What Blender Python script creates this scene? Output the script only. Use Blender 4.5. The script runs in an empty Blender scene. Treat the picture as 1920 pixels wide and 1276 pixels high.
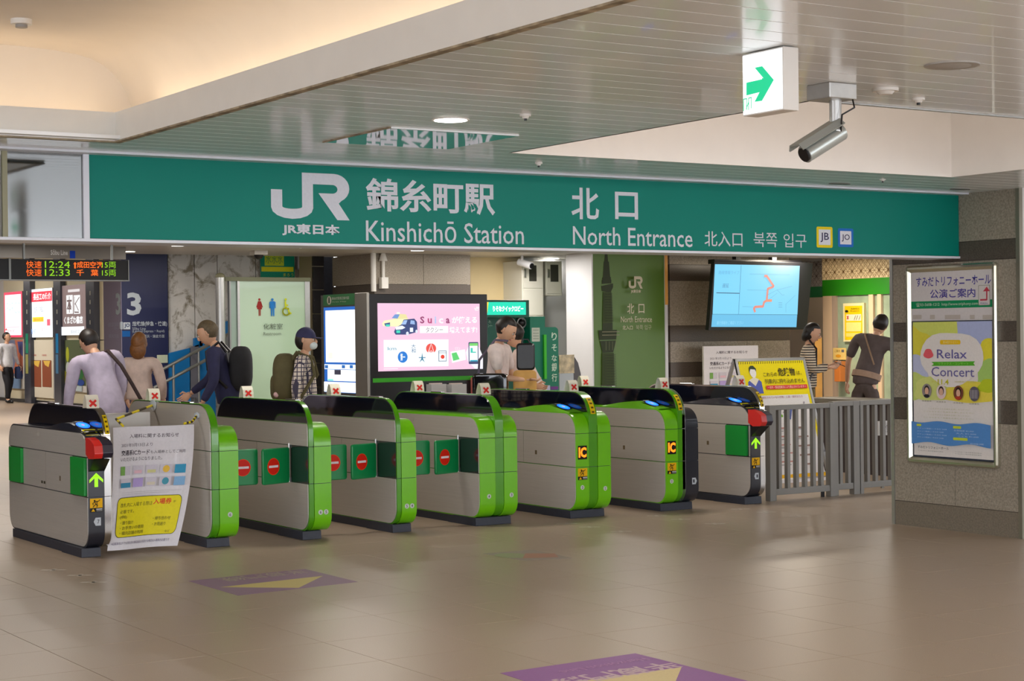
import bpy, math, random
import numpy as np
from mathutils import Vector, Matrix
random.seed(7)
SC = bpy.context.scene
COL = SC.collection
# ---------------------------------------------------------------- camera
CX, CY, FPX, CH = 960.0, 638.0, 3294.4, 1.52
RX, RZ, RR = 1.56715434, -0.57041718, -0.0111887
def _rz(t): return Matrix.Rotation(t, 3, 'Z')
RM = _rz(RZ) @ Matrix.Rotation(RX, 3, 'X') @ _rz(RR)
CAMP = Vector((0, 0, CH))
cam_d = bpy.data.cameras.new('camera'); cam_d.sensor_width = 36; cam_d.lens = FPX / 1920 * 36
cam_d.clip_start = 0.1; cam_d.clip_end = 300
cam = bpy.data.objects.new('camera', cam_d); COL.objects.link(cam)
cam.matrix_world = Matrix.Translation(CAMP) @ RM.to_4x4()
SC.camera = cam
# ---------------------------------------------------------------- exposure, world
SC.view_settings.view_transform = 'Standard'; SC.view_settings.look = 'None'
SC.view_settings.exposure = 0.46; SC.view_settings.gamma = 1.0; SC.view_settings.use_curve_mapping = False
W = bpy.data.worlds.new('world'); SC.world = W; W.use_nodes = True
W.node_tree.nodes['Background'].inputs[0].default_value = (0.93, 0.98, 1.06, 1)
W.node_tree.nodes['Background'].inputs[1].default_value = 3.5
try: SC.cycles.max_bounces = 6; SC.cycles.sample_clamp_indirect = 4.0
except Exception: pass
def area(name, loc, size, power, col=(1, .93, .84), sizey=None, rot=(0, 0, 0), spread=None):
    l = bpy.data.lights.new(name, 'AREA'); l.energy = power; l.color = col
    l.shape = 'RECTANGLE' if sizey else 'DISK'; l.size = size
    if sizey: l.size_y = sizey
    if spread: l.spread = spread
    o = bpy.data.objects.new(name, l); COL.objects.link(o); o.location = loc; o.rotation_euler = rot
    return o
ZC, ZB = 2.532, 2.60          # ceiling in front of / behind the sign beam
# unseen area lights added for ceiling lamps outside the view, no fixtures
for lx in (-1.5, 1.2, 3.9, 6.6):
    area('concourse_fill_light', (lx, 1.2, ZC - .03), .5, 40)
# downlights in view get their own light in downlight() below
# ---------------------------------------------------------------- helpers
def ray(u, v): return RM @ Vector((u - CX, -(v - CY), -FPX))
def onz(u, v, z=0.0): r = ray(u, v); return CAMP + r * ((z - CH) / r.z)
def ony(u, v, y): r = ray(u, v); return CAMP + r * (y / r.y)
def onx(u, v, x): r = ray(u, v); return CAMP + r * (x / r.x)
def proj(p):
    c = RM.transposed() @ (Vector(p) - CAMP)
    return CX - c.x / c.z * FPX, CY + c.y / c.z * FPX, -c.z
MATS = {}
def mat(name, col=(.8, .8, .8), rough=.5, metal=0, emit=0, ecol=None, noise=0, nscale=20, bump=0, coat=0, trans=0, alpha=1, spec=.5, brush=None, ior=None):
    if name in MATS: return MATS[name]
    m = bpy.data.materials.new(name); m.use_nodes = True; nt = m.node_tree; b = nt.nodes['Principled BSDF']
    b.inputs['Base Color'].default_value = (*col, 1); b.inputs['Roughness'].default_value = rough
    b.inputs['Metallic'].default_value = metal; b.inputs['Coat Weight'].default_value = coat
    b.inputs['Specular IOR Level'].default_value = spec
    b.inputs['Transmission Weight'].default_value = trans; b.inputs['Alpha'].default_value = alpha
    if ior: b.inputs['IOR'].default_value = ior
    if emit:
        emit *= .80
        b.inputs['Emission Color'].default_value = (*(ecol or col), 1); b.inputs['Emission Strength'].default_value = emit
    if noise or bump:
        g = nt.nodes.new('ShaderNodeNewGeometry'); n = nt.nodes.new('ShaderNodeTexNoise')
        n.inputs['Scale'].default_value = nscale; n.inputs['Detail'].default_value = 4
        mp = nt.nodes.new('ShaderNodeMapping'); nt.links.new(g.outputs['Position'], mp.inputs['Vector'])
        if brush: mp.inputs['Scale'].default_value = brush
        nt.links.new(mp.outputs['Vector'], n.inputs['Vector'])
        if noise:
            mx = nt.nodes.new('ShaderNodeMix'); mx.data_type = 'RGBA'
            mx.inputs[6].default_value = (*[c * (1 - noise) for c in col], 1)
            mx.inputs[7].default_value = (*[min(1, c * (1 + noise)) for c in col], 1)
            mr = nt.nodes.new('ShaderNodeMapRange'); mr.inputs[1].default_value = .3; mr.inputs[2].default_value = .7
            nt.links.new(n.outputs['Fac'], mr.inputs[0]); nt.links.new(mr.outputs[0], mx.inputs[0])
            nt.links.new(mx.outputs[2], b.inputs['Base Color'])
        if bump:
            bp = nt.nodes.new('ShaderNodeBump'); bp.inputs['Strength'].default_value = bump; bp.inputs['Distance'].default_value = .002
            nt.links.new(n.outputs['Fac'], bp.inputs['Height']); nt.links.new(bp.outputs[0], b.inputs['Normal'])
    MATS[name] = m; return m
def ink(col, emit=0):            # flat print colour (paper / vinyl) or a lit screen colour
    k = 'ink_%02x%02x%02x_%d' % (*[int(255 * c) for c in col], int(emit * 10))
    lin = tuple(((c / 12.92) if c <= .04045 else ((c + .055) / 1.055) ** 2.4) for c in col)
    if emit: return mat(k, (.02, .02, .02), .5, 0, emit, lin)
    return mat(k, lin, .5, noise=.03, nscale=60, spec=.25)
def srgb(r, g, b): return tuple(((c / 255 / 12.92) if c / 255 <= .04045 else ((c / 255 + .055) / 1.055) ** 2.4) for c in (r, g, b))
def tagp(o, label=None, cat=None, group=None, kind=None):
    if label: o['label'] = label
    if cat: o['category'] = cat
    if group: o['group'] = group
    if kind: o['kind'] = kind
    return o
def thing(name, label, cat, loc=(0, 0, 0), group=None, rz=0):
    o = bpy.data.objects.new(name, None); COL.objects.link(o); o.location = loc; o.rotation_euler = (0, 0, rz)
    o.empty_display_size = .1
    WL[o.name] = Vector(loc)
    return tagp(o, label, cat, group)
WL = {}
def clip(poly, f):               # keep f(p)>=0 part of a convex polygon
    out = []
    for i, p in enumerate(poly):
        q = poly[(i + 1) % len(poly)]; a, b = f(p), f(q)
        if a >= 0: out.append(p)
        if (a >= 0) != (b >= 0):
            t = a / (a - b); out.append((p[0] + (q[0] - p[0]) * t, p[1] + (q[1] - p[1]) * t))
    return out
def rrect(a0, a1, b0, b1, r, n=6):   # r = one radius or (a0b0, a1b0, a1b1, a0b1)
    if not isinstance(r, (tuple, list)): r = (r,) * 4
    pts = []
    for (ca, cb, s, rr) in ((a0, b0, 180, r[0]), (a1, b0, 270, r[1]), (a1, b1, 0, r[2]), (a0, b1, 90, r[3])):
        if rr <= 0: pts.append((ca, cb)); continue
        oa = ca + rr if ca == a0 else ca - rr; ob = cb + rr if cb == b0 else cb - rr
        for i in range(n + 1):
            t = math.radians(s + 90 * i / n); pts.append((oa + rr * math.cos(t), ob + rr * math.sin(t)))
    return pts
class MB:
    def __init__(s): s.v = []; s.f = []; s.m = []; s.mats = []
    def mi(s, m):
        if m not in s.mats: s.mats.append(m)
        return s.mats.index(m)
    def add(s, vs, fs, m):
        o = len(s.v); s.v += [tuple(p) for p in vs]; i = s.mi(m)
        for f in fs: s.f.append([k + o for k in f]); s.m.append(i)
        return s
    def box(s, x0, x1, y0, y1, z0, z1, m):
        vs = [(x, y, z) for x in (x0, x1) for y in (y0, y1) for z in (z0, z1)]
        return s.add(vs, [(0, 1, 3, 2), (4, 6, 7, 5), (0, 4, 5, 1), (2, 3, 7, 6), (0, 2, 6, 4), (1, 5, 7, 3)], m)
    def quad(s, a, b, c, d, m): return s.add([a, b, c, d], [(0, 1, 2, 3)], m)
    def prism(s, poly, ax, a0, a1, m, mcap=None):  # poly in the other two axes (cyclic: x->(y,z), y->(x,z), z->(x,y))
        n = len(poly)
        def P(p, a): return {'x': (a, p[0], p[1]), 'y': (p[0], a, p[1]), 'z': (p[0], p[1], a)}[ax]
        vs = [P(p, a0) for p in poly] + [P(p, a1) for p in poly]
        s.add(vs, [(i, (i + 1) % n, n + (i + 1) % n, n + i) for i in range(n)], m)
        s.add(vs, [tuple(range(n - 1, -1, -1)), tuple(range(n, 2 * n))], mcap or m)
        return s
    def cyl(s, p, q, r, m, n=12, r2=None, cap=True):
        p, q = Vector(p), Vector(q); d = (q - p).normalized(); r2 = r if r2 is None else r2
        a = d.orthogonal().normalized(); b = d.cross(a); vs = []
        for c, rr in ((p, r), (q, r2)):
            for i in range(n): t = 2 * math.pi * i / n; vs.append(c + a * rr * math.cos(t) + b * rr * math.sin(t))
        fs = [(i, (i + 1) % n, n + (i + 1) % n, n + i) for i in range(n)]
        if cap: fs += [tuple(range(n - 1, -1, -1)), tuple(range(n, 2 * n))]
        return s.add(vs, fs, m)
    def tube(s, pts, r, m, n=8):
        pts = [Vector(p) for p in pts]; vs = []; k = len(pts); ref = None
        for i, p in enumerate(pts):
            d = (pts[min(i + 1, k - 1)] - pts[max(i - 1, 0)]).normalized()
            a = d.orthogonal() if ref is None else ref - d * ref.dot(d)
            a.normalize(); ref = a; b = d.cross(a); rr = r[i] if isinstance(r, (list, tuple)) else r
            for j in range(n): t = 2 * math.pi * j / n; vs.append(p + a * rr * math.cos(t) + b * rr * math.sin(t))
        fs = [(i * n + j, i * n + (j + 1) % n, (i + 1) * n + (j + 1) % n, (i + 1) * n + j) for i in range(k - 1) for j in range(n)]
        fs += [tuple(range(n - 1, -1, -1)), tuple(range((k - 1) * n, k * n))]
        return s.add(vs, fs, m)
    def ell(s, c, r, m, nu=14, nv=10, f=None):
        vs = []
        for i in range(nv + 1):
            ph = math.pi * i / nv
            for j in range(nu):
                t = 2 * math.pi * j / nu; p = Vector((math.sin(ph) * math.cos(t), math.sin(ph) * math.sin(t), math.cos(ph)))
                q = Vector((p.x * r[0], p.y * r[1], p.z * r[2]))
                if f: q = f(p, q)
                vs.append(Vector(c) + q)
        fs = [(i * nu + j, (i + 1) * nu + j, (i + 1) * nu + (j + 1) % nu, i * nu + (j + 1) % nu) for i in range(nv) for j in range(nu)]
        return s.add(vs, fs, m)
    def xf(s, M): s.v = [tuple(M @ Vector(p)) for p in s.v]; return s
    def build(s, name, parent=None, local=False, smooth=False, bev=0, label=None, cat=None, group=None, kind=None, origin=None):
        me = bpy.data.meshes.new(name)
        o = bpy.data.objects.new(name, me); COL.objects.link(o)
        off = Vector((0, 0, 0))
        if parent is not None:
            o.parent = parent
            if not local: off = WL.get(parent.name, Vector((0, 0, 0)))
            WL[o.name] = Vector(off)
        else:
            if origin is not None: off = Vector(origin)
            elif kind != 'structure':
                a = np.array(s.v); off = Vector(((a[:, 0].min() + a[:, 0].max()) / 2, (a[:, 1].min() + a[:, 1].max()) / 2, a[:, 2].min()))
            o.location = off; WL[o.name] = Vector(off)
        me.from_pydata([(p[0] - off[0], p[1] - off[1], p[2] - off[2]) for p in s.v], [], s.f)
        for m in s.mats: me.materials.append(m)
        me.polygons.foreach_set('material_index', s.m)
        if smooth:
            me.polygons.foreach_set('use_smooth', [True] * len(s.f))
            if smooth != 'all':
                try: me.set_sharp_from_angle(angle=math.radians(35))
                except Exception: pass
        me.update()
        if bev:
            bm_ = o.modifiers.new('bevel', 'BEVEL'); bm_.width = bev; bm_.segments = 2; bm_.limit_method = 'ANGLE'
        return tagp(o, label, cat, group, kind)
# ---- text outlines, cached
_TS = bpy.data.scenes.new('text_scratch'); _TC = {}
def text_mesh(t, bold=0.0, italic=0):
    k = (t, bold, italic)
    if k in _TC: return _TC[k]
    c = bpy.data.curves.new('t', 'FONT'); c.body = t; c.size = 1; c.resolution_u = 2; c.offset = bold; c.shear = italic
    o = bpy.data.objects.new('t', c); _TS.collection.objects.link(o)
    _TS.view_layers[0].update(); dg = _TS.view_layers[0].depsgraph
    me = o.evaluated_get(dg).to_mesh()
    v = np.empty(len(me.vertices) * 3); me.vertices.foreach_get('co', v); v = v.reshape(-1, 3)[:, :2].copy()
    fs = [tuple(p.vertices) for p in me.polygons]
    o.evaluated_get(dg).to_mesh_clear(); bpy.data.objects.remove(o); bpy.data.curves.remove(c)
    if len(v):
        lo = v.min(0); hi = v.max(0); v = (v - lo) / np.maximum(hi - lo, 1e-6)
    _TC[k] = (v, fs); return _TC[k]
class Canvas:
    """prints on one plane; coordinates are metres (a along U, b along V) from O; N points to the viewer"""
    def __init__(s, O, U, V, N, step=.0006, emit=0, plane=None):
        s.O, s.U, s.V, s.N = Vector(O), Vector(U), Vector(V), Vector(N); s.k = 1; s.step = step; s.emit = emit; s.mb = MB()
        s.cell = None
    def P(s, a, b, off=None):
        return s.O + s.U * a + s.V * b + s.N * (s.step * s.k if off is None else off)
    def px(s, u, v):             # photograph pixel -> plane coordinates
        r = ray(u, v); t = (s.O - CAMP).dot(s.N) / r.dot(s.N); p = CAMP + r * t - s.O
        return p.dot(s.U), p.dot(s.V)
    def pxbox(s, x0, y0, x1, y1):
        xm, ym = (x0 + x1) / 2, (y0 + y1) / 2
        return s.px(x0, ym)[0], s.px(xm, y1)[1], s.px(x1, ym)[0], s.px(xm, y0)[1]
    def m(s, c, emit=None): return c if not isinstance(c, tuple) else ink(tuple(x / 255 for x in c), s.emit if emit is None else emit)
    def poly(s, pts, c, emit=None, lay=1):
        s.mb.add([s.P(*p) for p in pts], [tuple(range(len(pts)))], s.m(c, emit)); s.k += lay; return s
    def rect(s, a0, b0, a1, b1, c, emit=None, lay=1): return s.poly([(a0, b0), (a1, b0), (a1, b1), (a0, b1)], c, emit, lay)
    def rr(s, a0, b0, a1, b1, r, c, emit=None): return s.poly(rrect(a0, a1, b0, b1, r, 5), c, emit)
    def ell(s, a, b, ra, rb, c, emit=None, n=24, t0=0, t1=360):
        n2 = n; return s.poly([(a + ra * math.cos(math.radians(t0 + (t1 - t0) * i / n2)), b + rb * math.sin(math.radians(t0 + (t1 - t0) * i / n2))) for i in range(n2 + (t1 - t0 < 360))], c, emit)
    def line(s, pts, w, c, emit=None):
        for p, q in zip(pts, pts[1:]):
            d = Vector((q[0] - p[0], q[1] - p[1])); L = d.length or 1; n = Vector((-d.y, d.x)) / L * w / 2; e = d / L * w * .2
            s.mb.add([s.P(p[0] + n.x - e.x, p[1] + n.y - e.y), s.P(p[0] - n.x - e.x, p[1] - n.y - e.y), s.P(q[0] - n.x + e.x, q[1] - n.y + e.y), s.P(q[0] + n.x + e.x, q[1] + n.y + e.y)], [(0, 1, 2, 3)], s.m(c, emit))
        s.k += 1; return s
    def text(s, t, a0, b0, a1, b1, c, emit=None, bold=0.0, italic=0):
        v, fs = text_mesh(t, bold, italic)
        if len(v): s.mb.add([s.P(a0 + p[0] * (a1 - a0), b0 + p[1] * (b1 - b0)) for p in v], fs, s.m(c, emit)); s.k += 1
        return s
    # same calls with photograph pixels
    def ptext(s, t, x0, y0, x1, y1, c, **k): return s.text(t, *s.pxbox(x0, y0, x1, y1), c, **k)
    def prect(s, x0, y0, x1, y1, c, **k): return s.rect(*s.pxbox(x0, y0, x1, y1), c, **k)
    def prr(s, x0, y0, x1, y1, r, c, **k): return s.rr(*s.pxbox(x0, y0, x1, y1), r, c, **k)
    def ppoly(s, pts, c, **k): return s.poly([s.px(*p) for p in pts], c, **k)
    def pline(s, pts, w, c, **k): return s.line([s.px(*p) for p in pts], w, c, **k)
    def pell(s, x, y, rx, ry, c, **k):
        b = s.pxbox(x - rx, y - ry, x + rx, y + ry); return s.ell((b[0] + b[2]) / 2, (b[1] + b[3]) / 2, (b[2] - b[0]) / 2, (b[3] - b[1]) / 2, c, **k)
    def build(s, name, parent=None, **k): return s.mb.build(name, parent, **k)
def canvas_y(y, z=0, emit=0, step=.0006): return Canvas((0, y, z), (1, 0, 0), (0, 0, 1), (0, -1, 0), step, emit)   # faces the viewer along -y
def canvas_x(x, z=0, emit=0, step=.0006): return Canvas((x, 0, z), (0, -1, 0), (0, 0, 1), (-1, 0, 0), step, emit)  # faces -x; a = -y
def canvas_z(z=0, step=.0004): return Canvas((0, 0, z), (1, 0, 0), (0, 1, 0), (0, 0, 1), step, 0)
def jr_logo(cv, a0, b0, a1, b1, c, emit=None):
    """the operator's emblem: a J hooked under an R with one shared stem (unit box measured on the sign)"""
    def T(p): return (a0 + p[0] * (a1 - a0), b0 + p[1] * (b1 - b0))
    # J: from stem down and around
    def arc(cx, cy, rx, ry, t0, t1, n=8): return [(cx + rx * math.cos(math.radians(t0 + (t1 - t0) * i / n)), cy + ry * math.sin(math.radians(t0 + (t1 - t0) * i / n))) for i in range(n + 1)]
    out = arc(.265, .24, .265, .24, 180, 360); inn = arc(.265, .26, .125, .045, 180, 360)
    strip = [(o, i) for o, i in zip(out, inn)]
    k = cv.k
    def quads(st):
        for (o1, i1), (o2, i2) in zip(st, st[1:]):
            cv.k = k; cv.poly([T(o1), T(o2), T(i2), T(i1)], c, emit)
    quads(strip)
    cv.k = k; cv.poly([T((0, .24)), T((.14, .26)), T((.14, .62)), T((0, .62))], c, emit)
    cv.k = k; cv.poly([T((.39, .26)), T((.53, .24)), T((.53, 1)), T((.39, 1))], c, emit)
    # R bowl, then the leg
    o = [(.53, 1), (.80, 1)] + arc(.80, .69, .20, .31, 90, -62, 10)
    i = [(.53, .76), (.78, .76)] + arc(.78, .665, .065, .095, 90, -90, 10)
    quads(list(zip(o, i)))
    cv.k = k; cv.poly([T((.60, .57)), T((.78, .57)), T((.894, .416)), T((.86, .375)), T((.85, .36)), T((1.0, 0)), T((.84, 0))] if False else [T((.60, .57)), T((.84, 0)), T((1.0, 0)), T((.86, .36)), T((.894, .416)), T((.78, .57))], c, emit)
    cv.k = k + 1
# ---------------------------------------------------------------- materials
M_floor = mat('floor_stone', srgb(168, 149, 129), .36, noise=.14, nscale=260, bump=.05)
M_joint = mat('floor_joint', srgb(126, 110, 94), .7)
M_ceil = mat('ceiling_strip', srgb(238, 241, 243), .24, coat=.2, noise=.015, nscale=3)
M_ceilgap = mat('ceiling_gap', srgb(120, 120, 118), .6)
M_plaster = mat('cream_plaster', srgb(222, 214, 203), .8, noise=.02, nscale=4)
M_white = mat('white_paint', srgb(228, 226, 222), .5, noise=.02, nscale=5)
M_fascia = mat('white_fascia', srgb(226, 226, 222), .45, noise=.02, nscale=6)
M_steel = mat('brushed_steel', srgb(206, 200, 192), .36, .4, noise=.05, nscale=9, brush=(1, .2, 30))
M_alu = mat('aluminium', srgb(190, 190, 188), .32, .8, noise=.04, nscale=30)
M_chrome = mat('chrome', srgb(215, 215, 215), .12, 1)
M_green = mat('gate_green', srgb(112, 196, 8), .28, coat=.4, noise=.02, nscale=10)
M_green2 = mat('gate_rim_green', srgb(78, 158, 6), .25, coat=.5, noise=.02, nscale=10)
M_dark = mat('gate_dark', srgb(34, 36, 46), .3, coat=.4)
M_plinth = mat('plinth_dark', srgb(46, 50, 62), .5, noise=.1, nscale=30)
M_glass = mat('smoked_panel', srgb(8, 12, 26), .06, coat=.6)
M_pocket = mat('flap_pocket', srgb(30, 42, 42), .15, coat=.5)
M_pad = mat('flap_pad_green', srgb(0, 138, 72), .35, noise=.03, nscale=30)
M_pad2 = mat('flap_cover_green', srgb(0, 150, 52), .4)
M_black = mat('black_plastic', srgb(18, 18, 22), .35)
M_signgreen = mat('sign_green', srgb(0, 128, 114), .45, noise=.02, nscale=3, spec=.2)
M_granite = mat('granite_light', srgb(150, 140, 126), .45, noise=.3, nscale=70)
M_granite_d = mat('granite_dark', srgb(84, 74, 66), .4, noise=.3, nscale=80)
M_skin = mat('skin', srgb(216, 168, 138), .5, noise=.04, nscale=40)
M_hair = mat('dark_hair', srgb(34, 26, 22), .5, noise=.3, nscale=60)
M_lamp = mat('lamp_glow', (1, 1, 1), .5, emit=6, ecol=(1, .95, .86))
M_cove = mat('cove_tube_glow', (1, 1, 1), .5, emit=5, ecol=(1, .76, .5))
# ================================================================ SETTING
# ---- floor: 60 cm stone tiles, each tile near the viewer an object of its own
fl = MB().box(-30, 30, -12, 62, -.06, -.004, M_joint).build('floor', kind='structure')
TS = .6
def tile_mesh(g=.0012, b=.0010):
    mb = MB(); h = TS / 2 - g
    vs = [(-h, -h, -.012), (h, -h, -.012), (h, h, -.012), (-h, h, -.012), (-h, -h, -b), (h, -h, -b), (h, h, -b), (-h, h, -b),
          (-h + b, -h + b, 0), (h - b, -h + b, 0), (h - b, h - b, 0), (-h + b, h - b, 0)]
    fs = [(0, 1, 5, 4), (1, 2, 6, 5), (2, 3, 7, 6), (3, 0, 4, 7), (4, 5, 9, 8), (5, 6, 10, 9), (6, 7, 11, 10), (7, 4, 8, 11), (8, 9, 10, 11)]
    return mb.add(vs, fs, M_floor)
OX, OY = .008, .36
cells = []
for i in range(-30, 42):
    for j in range(-18, 100):
        x, y = OX + TS * i, OY + TS * j
        vis = False
        if y > 2:
            for dx, dy in ((0, 0), (-.3, -.3), (.3, .3), (-.3, .3), (.3, -.3)):
                u, v, d = proj((x + dx, y + dy, 0))
                if d > 1 and -5 < u < 1925 and v < 1282: vis = True
        cells.append((not vis, math.hypot(x, y), x, y))
cells.sort()
t0 = tile_mesh(); first = None; rest = MB(); n = 0
for nv, d, x, y in cells:
    if n < 285 and not nv:
        if first is None: first = t0.build('tile', fl, local=True); o = first
        else: o = first.copy(); COL.objects.link(o); o.parent = fl
        o.location = (x, y, 0); n += 1
    elif y < 62 and x < 20:
        h = TS / 2 - .0012
        rest.quad((x - h, y - h, 0), (x + h, y - h, 0), (x + h, y + h, 0), (x - h, y + h, 0), M_floor)
rest.build('floor_tiles', fl, kind='stuff')
# ---- front ceiling: aluminium strips running along the sign, two raised wells
W1X, W1Y = 3.152, 8.64                       # corner of the cream cove
W2 = (5.31, 8.80, 5.76, 8.27)                # white well
ce = MB()
for x0, x1, y0, y1 in ((-8, W1X + .02, W1Y + .05, 9.3), (W1X + .05, W2[0] - .03, -6, 9.3), (W2[0] - .03, W2[1] + .03, -6, W2[2] - .03), (W2[0] - .03, W2[1] + .03, W2[3] + .03, 9.3), (W2[1] + .03, 14, -6, 9.3)):
    ce.box(x0, x1, y0, y1, ZC + .02, ZC + .05, M_ceilgap)
ce = ce.build('ceiling', kind='structure')
PITCH = .15
def strip(x0, x1, y0, y1): MB().prism([(y0, ZC + .018), (y0 + .0015, ZC), (y1 - .0015, ZC), (y1, ZC + .018)], 'x', x0, x1, M_ceil).build('ceiling_panel', ce)
y = 9.17
while y > 2.6:
    a, b = y - PITCH + .004, y
    segs = []
    if b > W1Y + .02: segs = [(-7.9, 9.94)]
    elif a > W2[3] - .06: segs = [(W1X + .004, 9.94)]
    elif b > W2[2] + .05: segs = [(W1X + .004, W2[0] - .004), (W2[1] + .004, 9.94)]
    else: segs = [(W1X + .004, 9.94)]
    for s0, s1 in segs: strip(s0, s1, a, b)
    y -= PITCH
MB().box(W1X, 14, -6, y, ZC, ZC + .03, M_ceil).build('ceiling_panel', ce)
MB().box(-8, W1X, 8.66, 8.7, ZC, ZC + .02, M_ceil).build('ceiling_panel', ce)
# cream cove: fascia, trough, vault
MB().box(W1X, W1X + .03, -6, W1Y, ZC - .004, ZC + .142, M_fascia).box(-8, W1X + .03, W1Y, W1Y + .03, ZC - .004, ZC + .142, M_fascia) \
    .build('trim_1', kind='structure')
MB().box(W1X - .004, W1X + .034, -6, W1Y, ZC - .012, ZC - .004, mat('worn_edge', srgb(150, 138, 116), .8, noise=.5, nscale=14)) \
    .box(-8, W1X + .034, W1Y, W1Y + .034, ZC - .012, ZC - .004, mat('worn_edge')).build('trim_2', kind='structure')
EX, EY, Z0, HV = 3.39, 9.0, ZC + .08, .425
MB().box(W1X + .03, EX, -6, EY, ZC + .05, Z0, M_plaster).box(-8, W1X + .03, W1Y + .03, EY, ZC + .05, Z0, M_plaster).build('trim_3', kind='structure')
pf = [(3.39, Z0 - .01), (3.388, 2.70), (3.381, 2.738), (3.364, 2.785), (3.344, 2.835), (3.315, 2.881), (3.274, 2.927), (3.225, 2.966), (3.158, 2.997), (3.066, 3.016), (2.952, 3.027), (2.812, 3.033), (2.674, 3.036), (2.4, Z0 + HV), (-8, Z0 + HV)]
yy_ = [9.0, 8.0, 6.0, 3.0, 0.0, -6.0]; n = len(pf)
vs = [(x, y, z) for y in yy_ for x, z in pf]
MB().add(vs, [(r * n + i, r * n + i + 1, (r + 1) * n + i + 1, (r + 1) * n + i) for r in range(len(yy_) - 1) for i in range(n - 1)], M_plaster).build('ceiling_vault', kind='structure', smooth='all')
MB().add([(x, 9.0, z) for x, z in pf] + [(-8, 9.0, Z0 - .01)], [tuple(range(n + 1))], M_plaster).build('wall_vault_end', kind='structure')
for nm, a, b in (('x', (W1X + .16, -2, Z0 + .02), (W1X + .14, W1Y, Z0 + .02)), ('y', (-6, W1Y + .18, Z0 + .02), (W1X + .1, W1Y + .18, Z0 + .02))):
    g = MB().cyl(a, b, .014, M_cove).build('cove_lamp', cat='lamp', group='cove tubes behind the cream ceiling rim',
        label='warm tube lamp hidden behind the ceiling rim, ' + ('long side running towards the viewer' if nm == 'x' else 'short side parallel to the green sign'))
area('cove_light', (W1X + .14, 3.4, Z0 + .04), .10, 2.0, (1, .88, .74), 10.4, (math.pi, 0, 0))
area('cove_light', (-1.4, W1Y + .18, Z0 + .04), 9, 1.9, (1, .88, .74), .12, (math.pi, 0, 0))
# white well
x0, x1, y0, y1 = W2; zt = 3.35
MB().box(x0, x1, y1, y1 + .02, ZC, zt, M_white).box(x1, x1 + .02, y0, y1, ZC, zt, M_white).box(x0 - .02, x0, y0, y1, ZC, zt, M_white) \
    .box(x0, x1, y0 - .02, y0, ZC, zt, M_white).box(x0, x1, y0, y1, zt, zt + .03, M_white).build('ceiling_well', kind='structure')
MB().box(x0, 10, y0 - .012, y0 + .012, ZC - .008, ZC + .01, M_alu).build('trim_4', kind='structure')
area('well_light', ((x0 + x1) / 2, y0 + .18, ZC + .12), 3.0, 15, (1, .86, .78), .1, (math.radians(135), 0, 0))
area('well_light', (x0 + .25, 7.0, ZC + .14), .1, 3, (1, .72, .5), 2.2, (math.pi, 0, 0))
# ---- beam that carries the sign, glazed transom at its left
MB().box(-8, 9.94, 9.29, 9.31, 2.5, ZC + .05, M_white).box(-8, 9.94, 9.31, 9.55, 2.06, ZB, M_white).build('wall_beam', kind='structure')
MB().box(-8, 9.94, 9.17, 9.29, ZC - .012, ZC + .004, mat('cool_white', srgb(222, 226, 236), .35)).build('trim_5', kind='structure')
MB().box(-8, 9.94, 9.262, 9.56, 2.048, 2.064, mat('cool_white')).build('trim_6', kind='structure')
tr = thing('glass_transom', 'mirror-like glass panel left of the green sign, reflecting the ceiling', 'window', (1.5, 9.28, 2.06))
M_mir = mat('mirror_glass', srgb(128, 130, 130), .05, .92)
MB().box(2.785, 3.195, 9.28, 9.288, 2.066, 2.518, M_mir).build('pane', tr)
for k in range(4): MB().box(2.76 - .47 * (k + 1), 2.76 - .47 * k - .02, 9.28, 9.288, 2.066, 2.518, M_mir).build('pane', tr)
MB().box(3.196, 3.228, 9.262, 9.289, 2.064, 2.52, mat('cool_white')).build('mullion', tr)
for k in range(4): MB().box(2.758 - .47 * k, 2.785 - .47 * k, 9.27, 9.289, 2.064, 2.52, mat('olive_frame', srgb(150, 148, 120), .5)).build('mullion', tr)
# ---- station sign
sg = thing('station_sign', 'long green station sign with white lettering across the top of the gates', 'sign', (6.58, 9.28, 2.06))
MB().box(3.229, 9.935, 9.27, 9.289, 2.066, 2.52, M_signgreen).build('board', sg)
cv = canvas_y(9.2692); WH = (212, 216, 226)
jr_logo(cv, *cv.pxbox(508, 324, 655, 411), WH)
cv.ptext('JR東日本', 529, 420, 637, 442, WH, bold=.035)
cv.build('emblem', sg); cv = canvas_y(9.2692)
cv.ptext('錦糸町駅', 686, 338, 928, 400, WH, bold=.022)
cv.ptext('Kinshichō Station', 686, 415, 982, 455, WH, bold=.004)
cv.build('station_name', sg); cv = canvas_y(9.2692)
cv.ptext('北', 1071, 352, 1123, 411, WH, bold=.016)
cv.ptext('口', 1153, 360, 1196, 411, WH, bold=.018)
cv.ptext('North Entrance', 1074, 427, 1298, 461, WH, bold=.004)
cv.build('entrance_name', sg); cv = canvas_y(9.2692)
cv.ptext('北入口', 1321, 434, 1392, 462, WH, bold=.004)
cv.build('translation', sg); cv = canvas_y(9.2692)
cv.ptext('북쪽', 1413, 436, 1457, 463, WH)
cv.build('translation', sg); cv = canvas_y(9.2692)
cv.ptext('입구', 1469, 438, 1512, 464, WH)
cv.build('translation', sg)
for x0, x1, edge, t in ((1531, 1561, (232, 208, 20), 'JB'), (1571, 1600, (30, 110, 200), 'JO')):
    cv = canvas_y(9.2692); y0, y1 = (425, 464) if t == 'JB' else (428, 463)
    cv.prr(x0, y0, x1, y1, .012, edge); cv.prect(x0 + 4, y0 + 5, x1 - 4, y1 - 5, (222, 224, 232)); cv.ptext(t, x0 + 7, y0 + 11, x1 - 7, y1 - 10, (48, 44, 84), bold=.01); cv.build('line_badge', sg)
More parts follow.
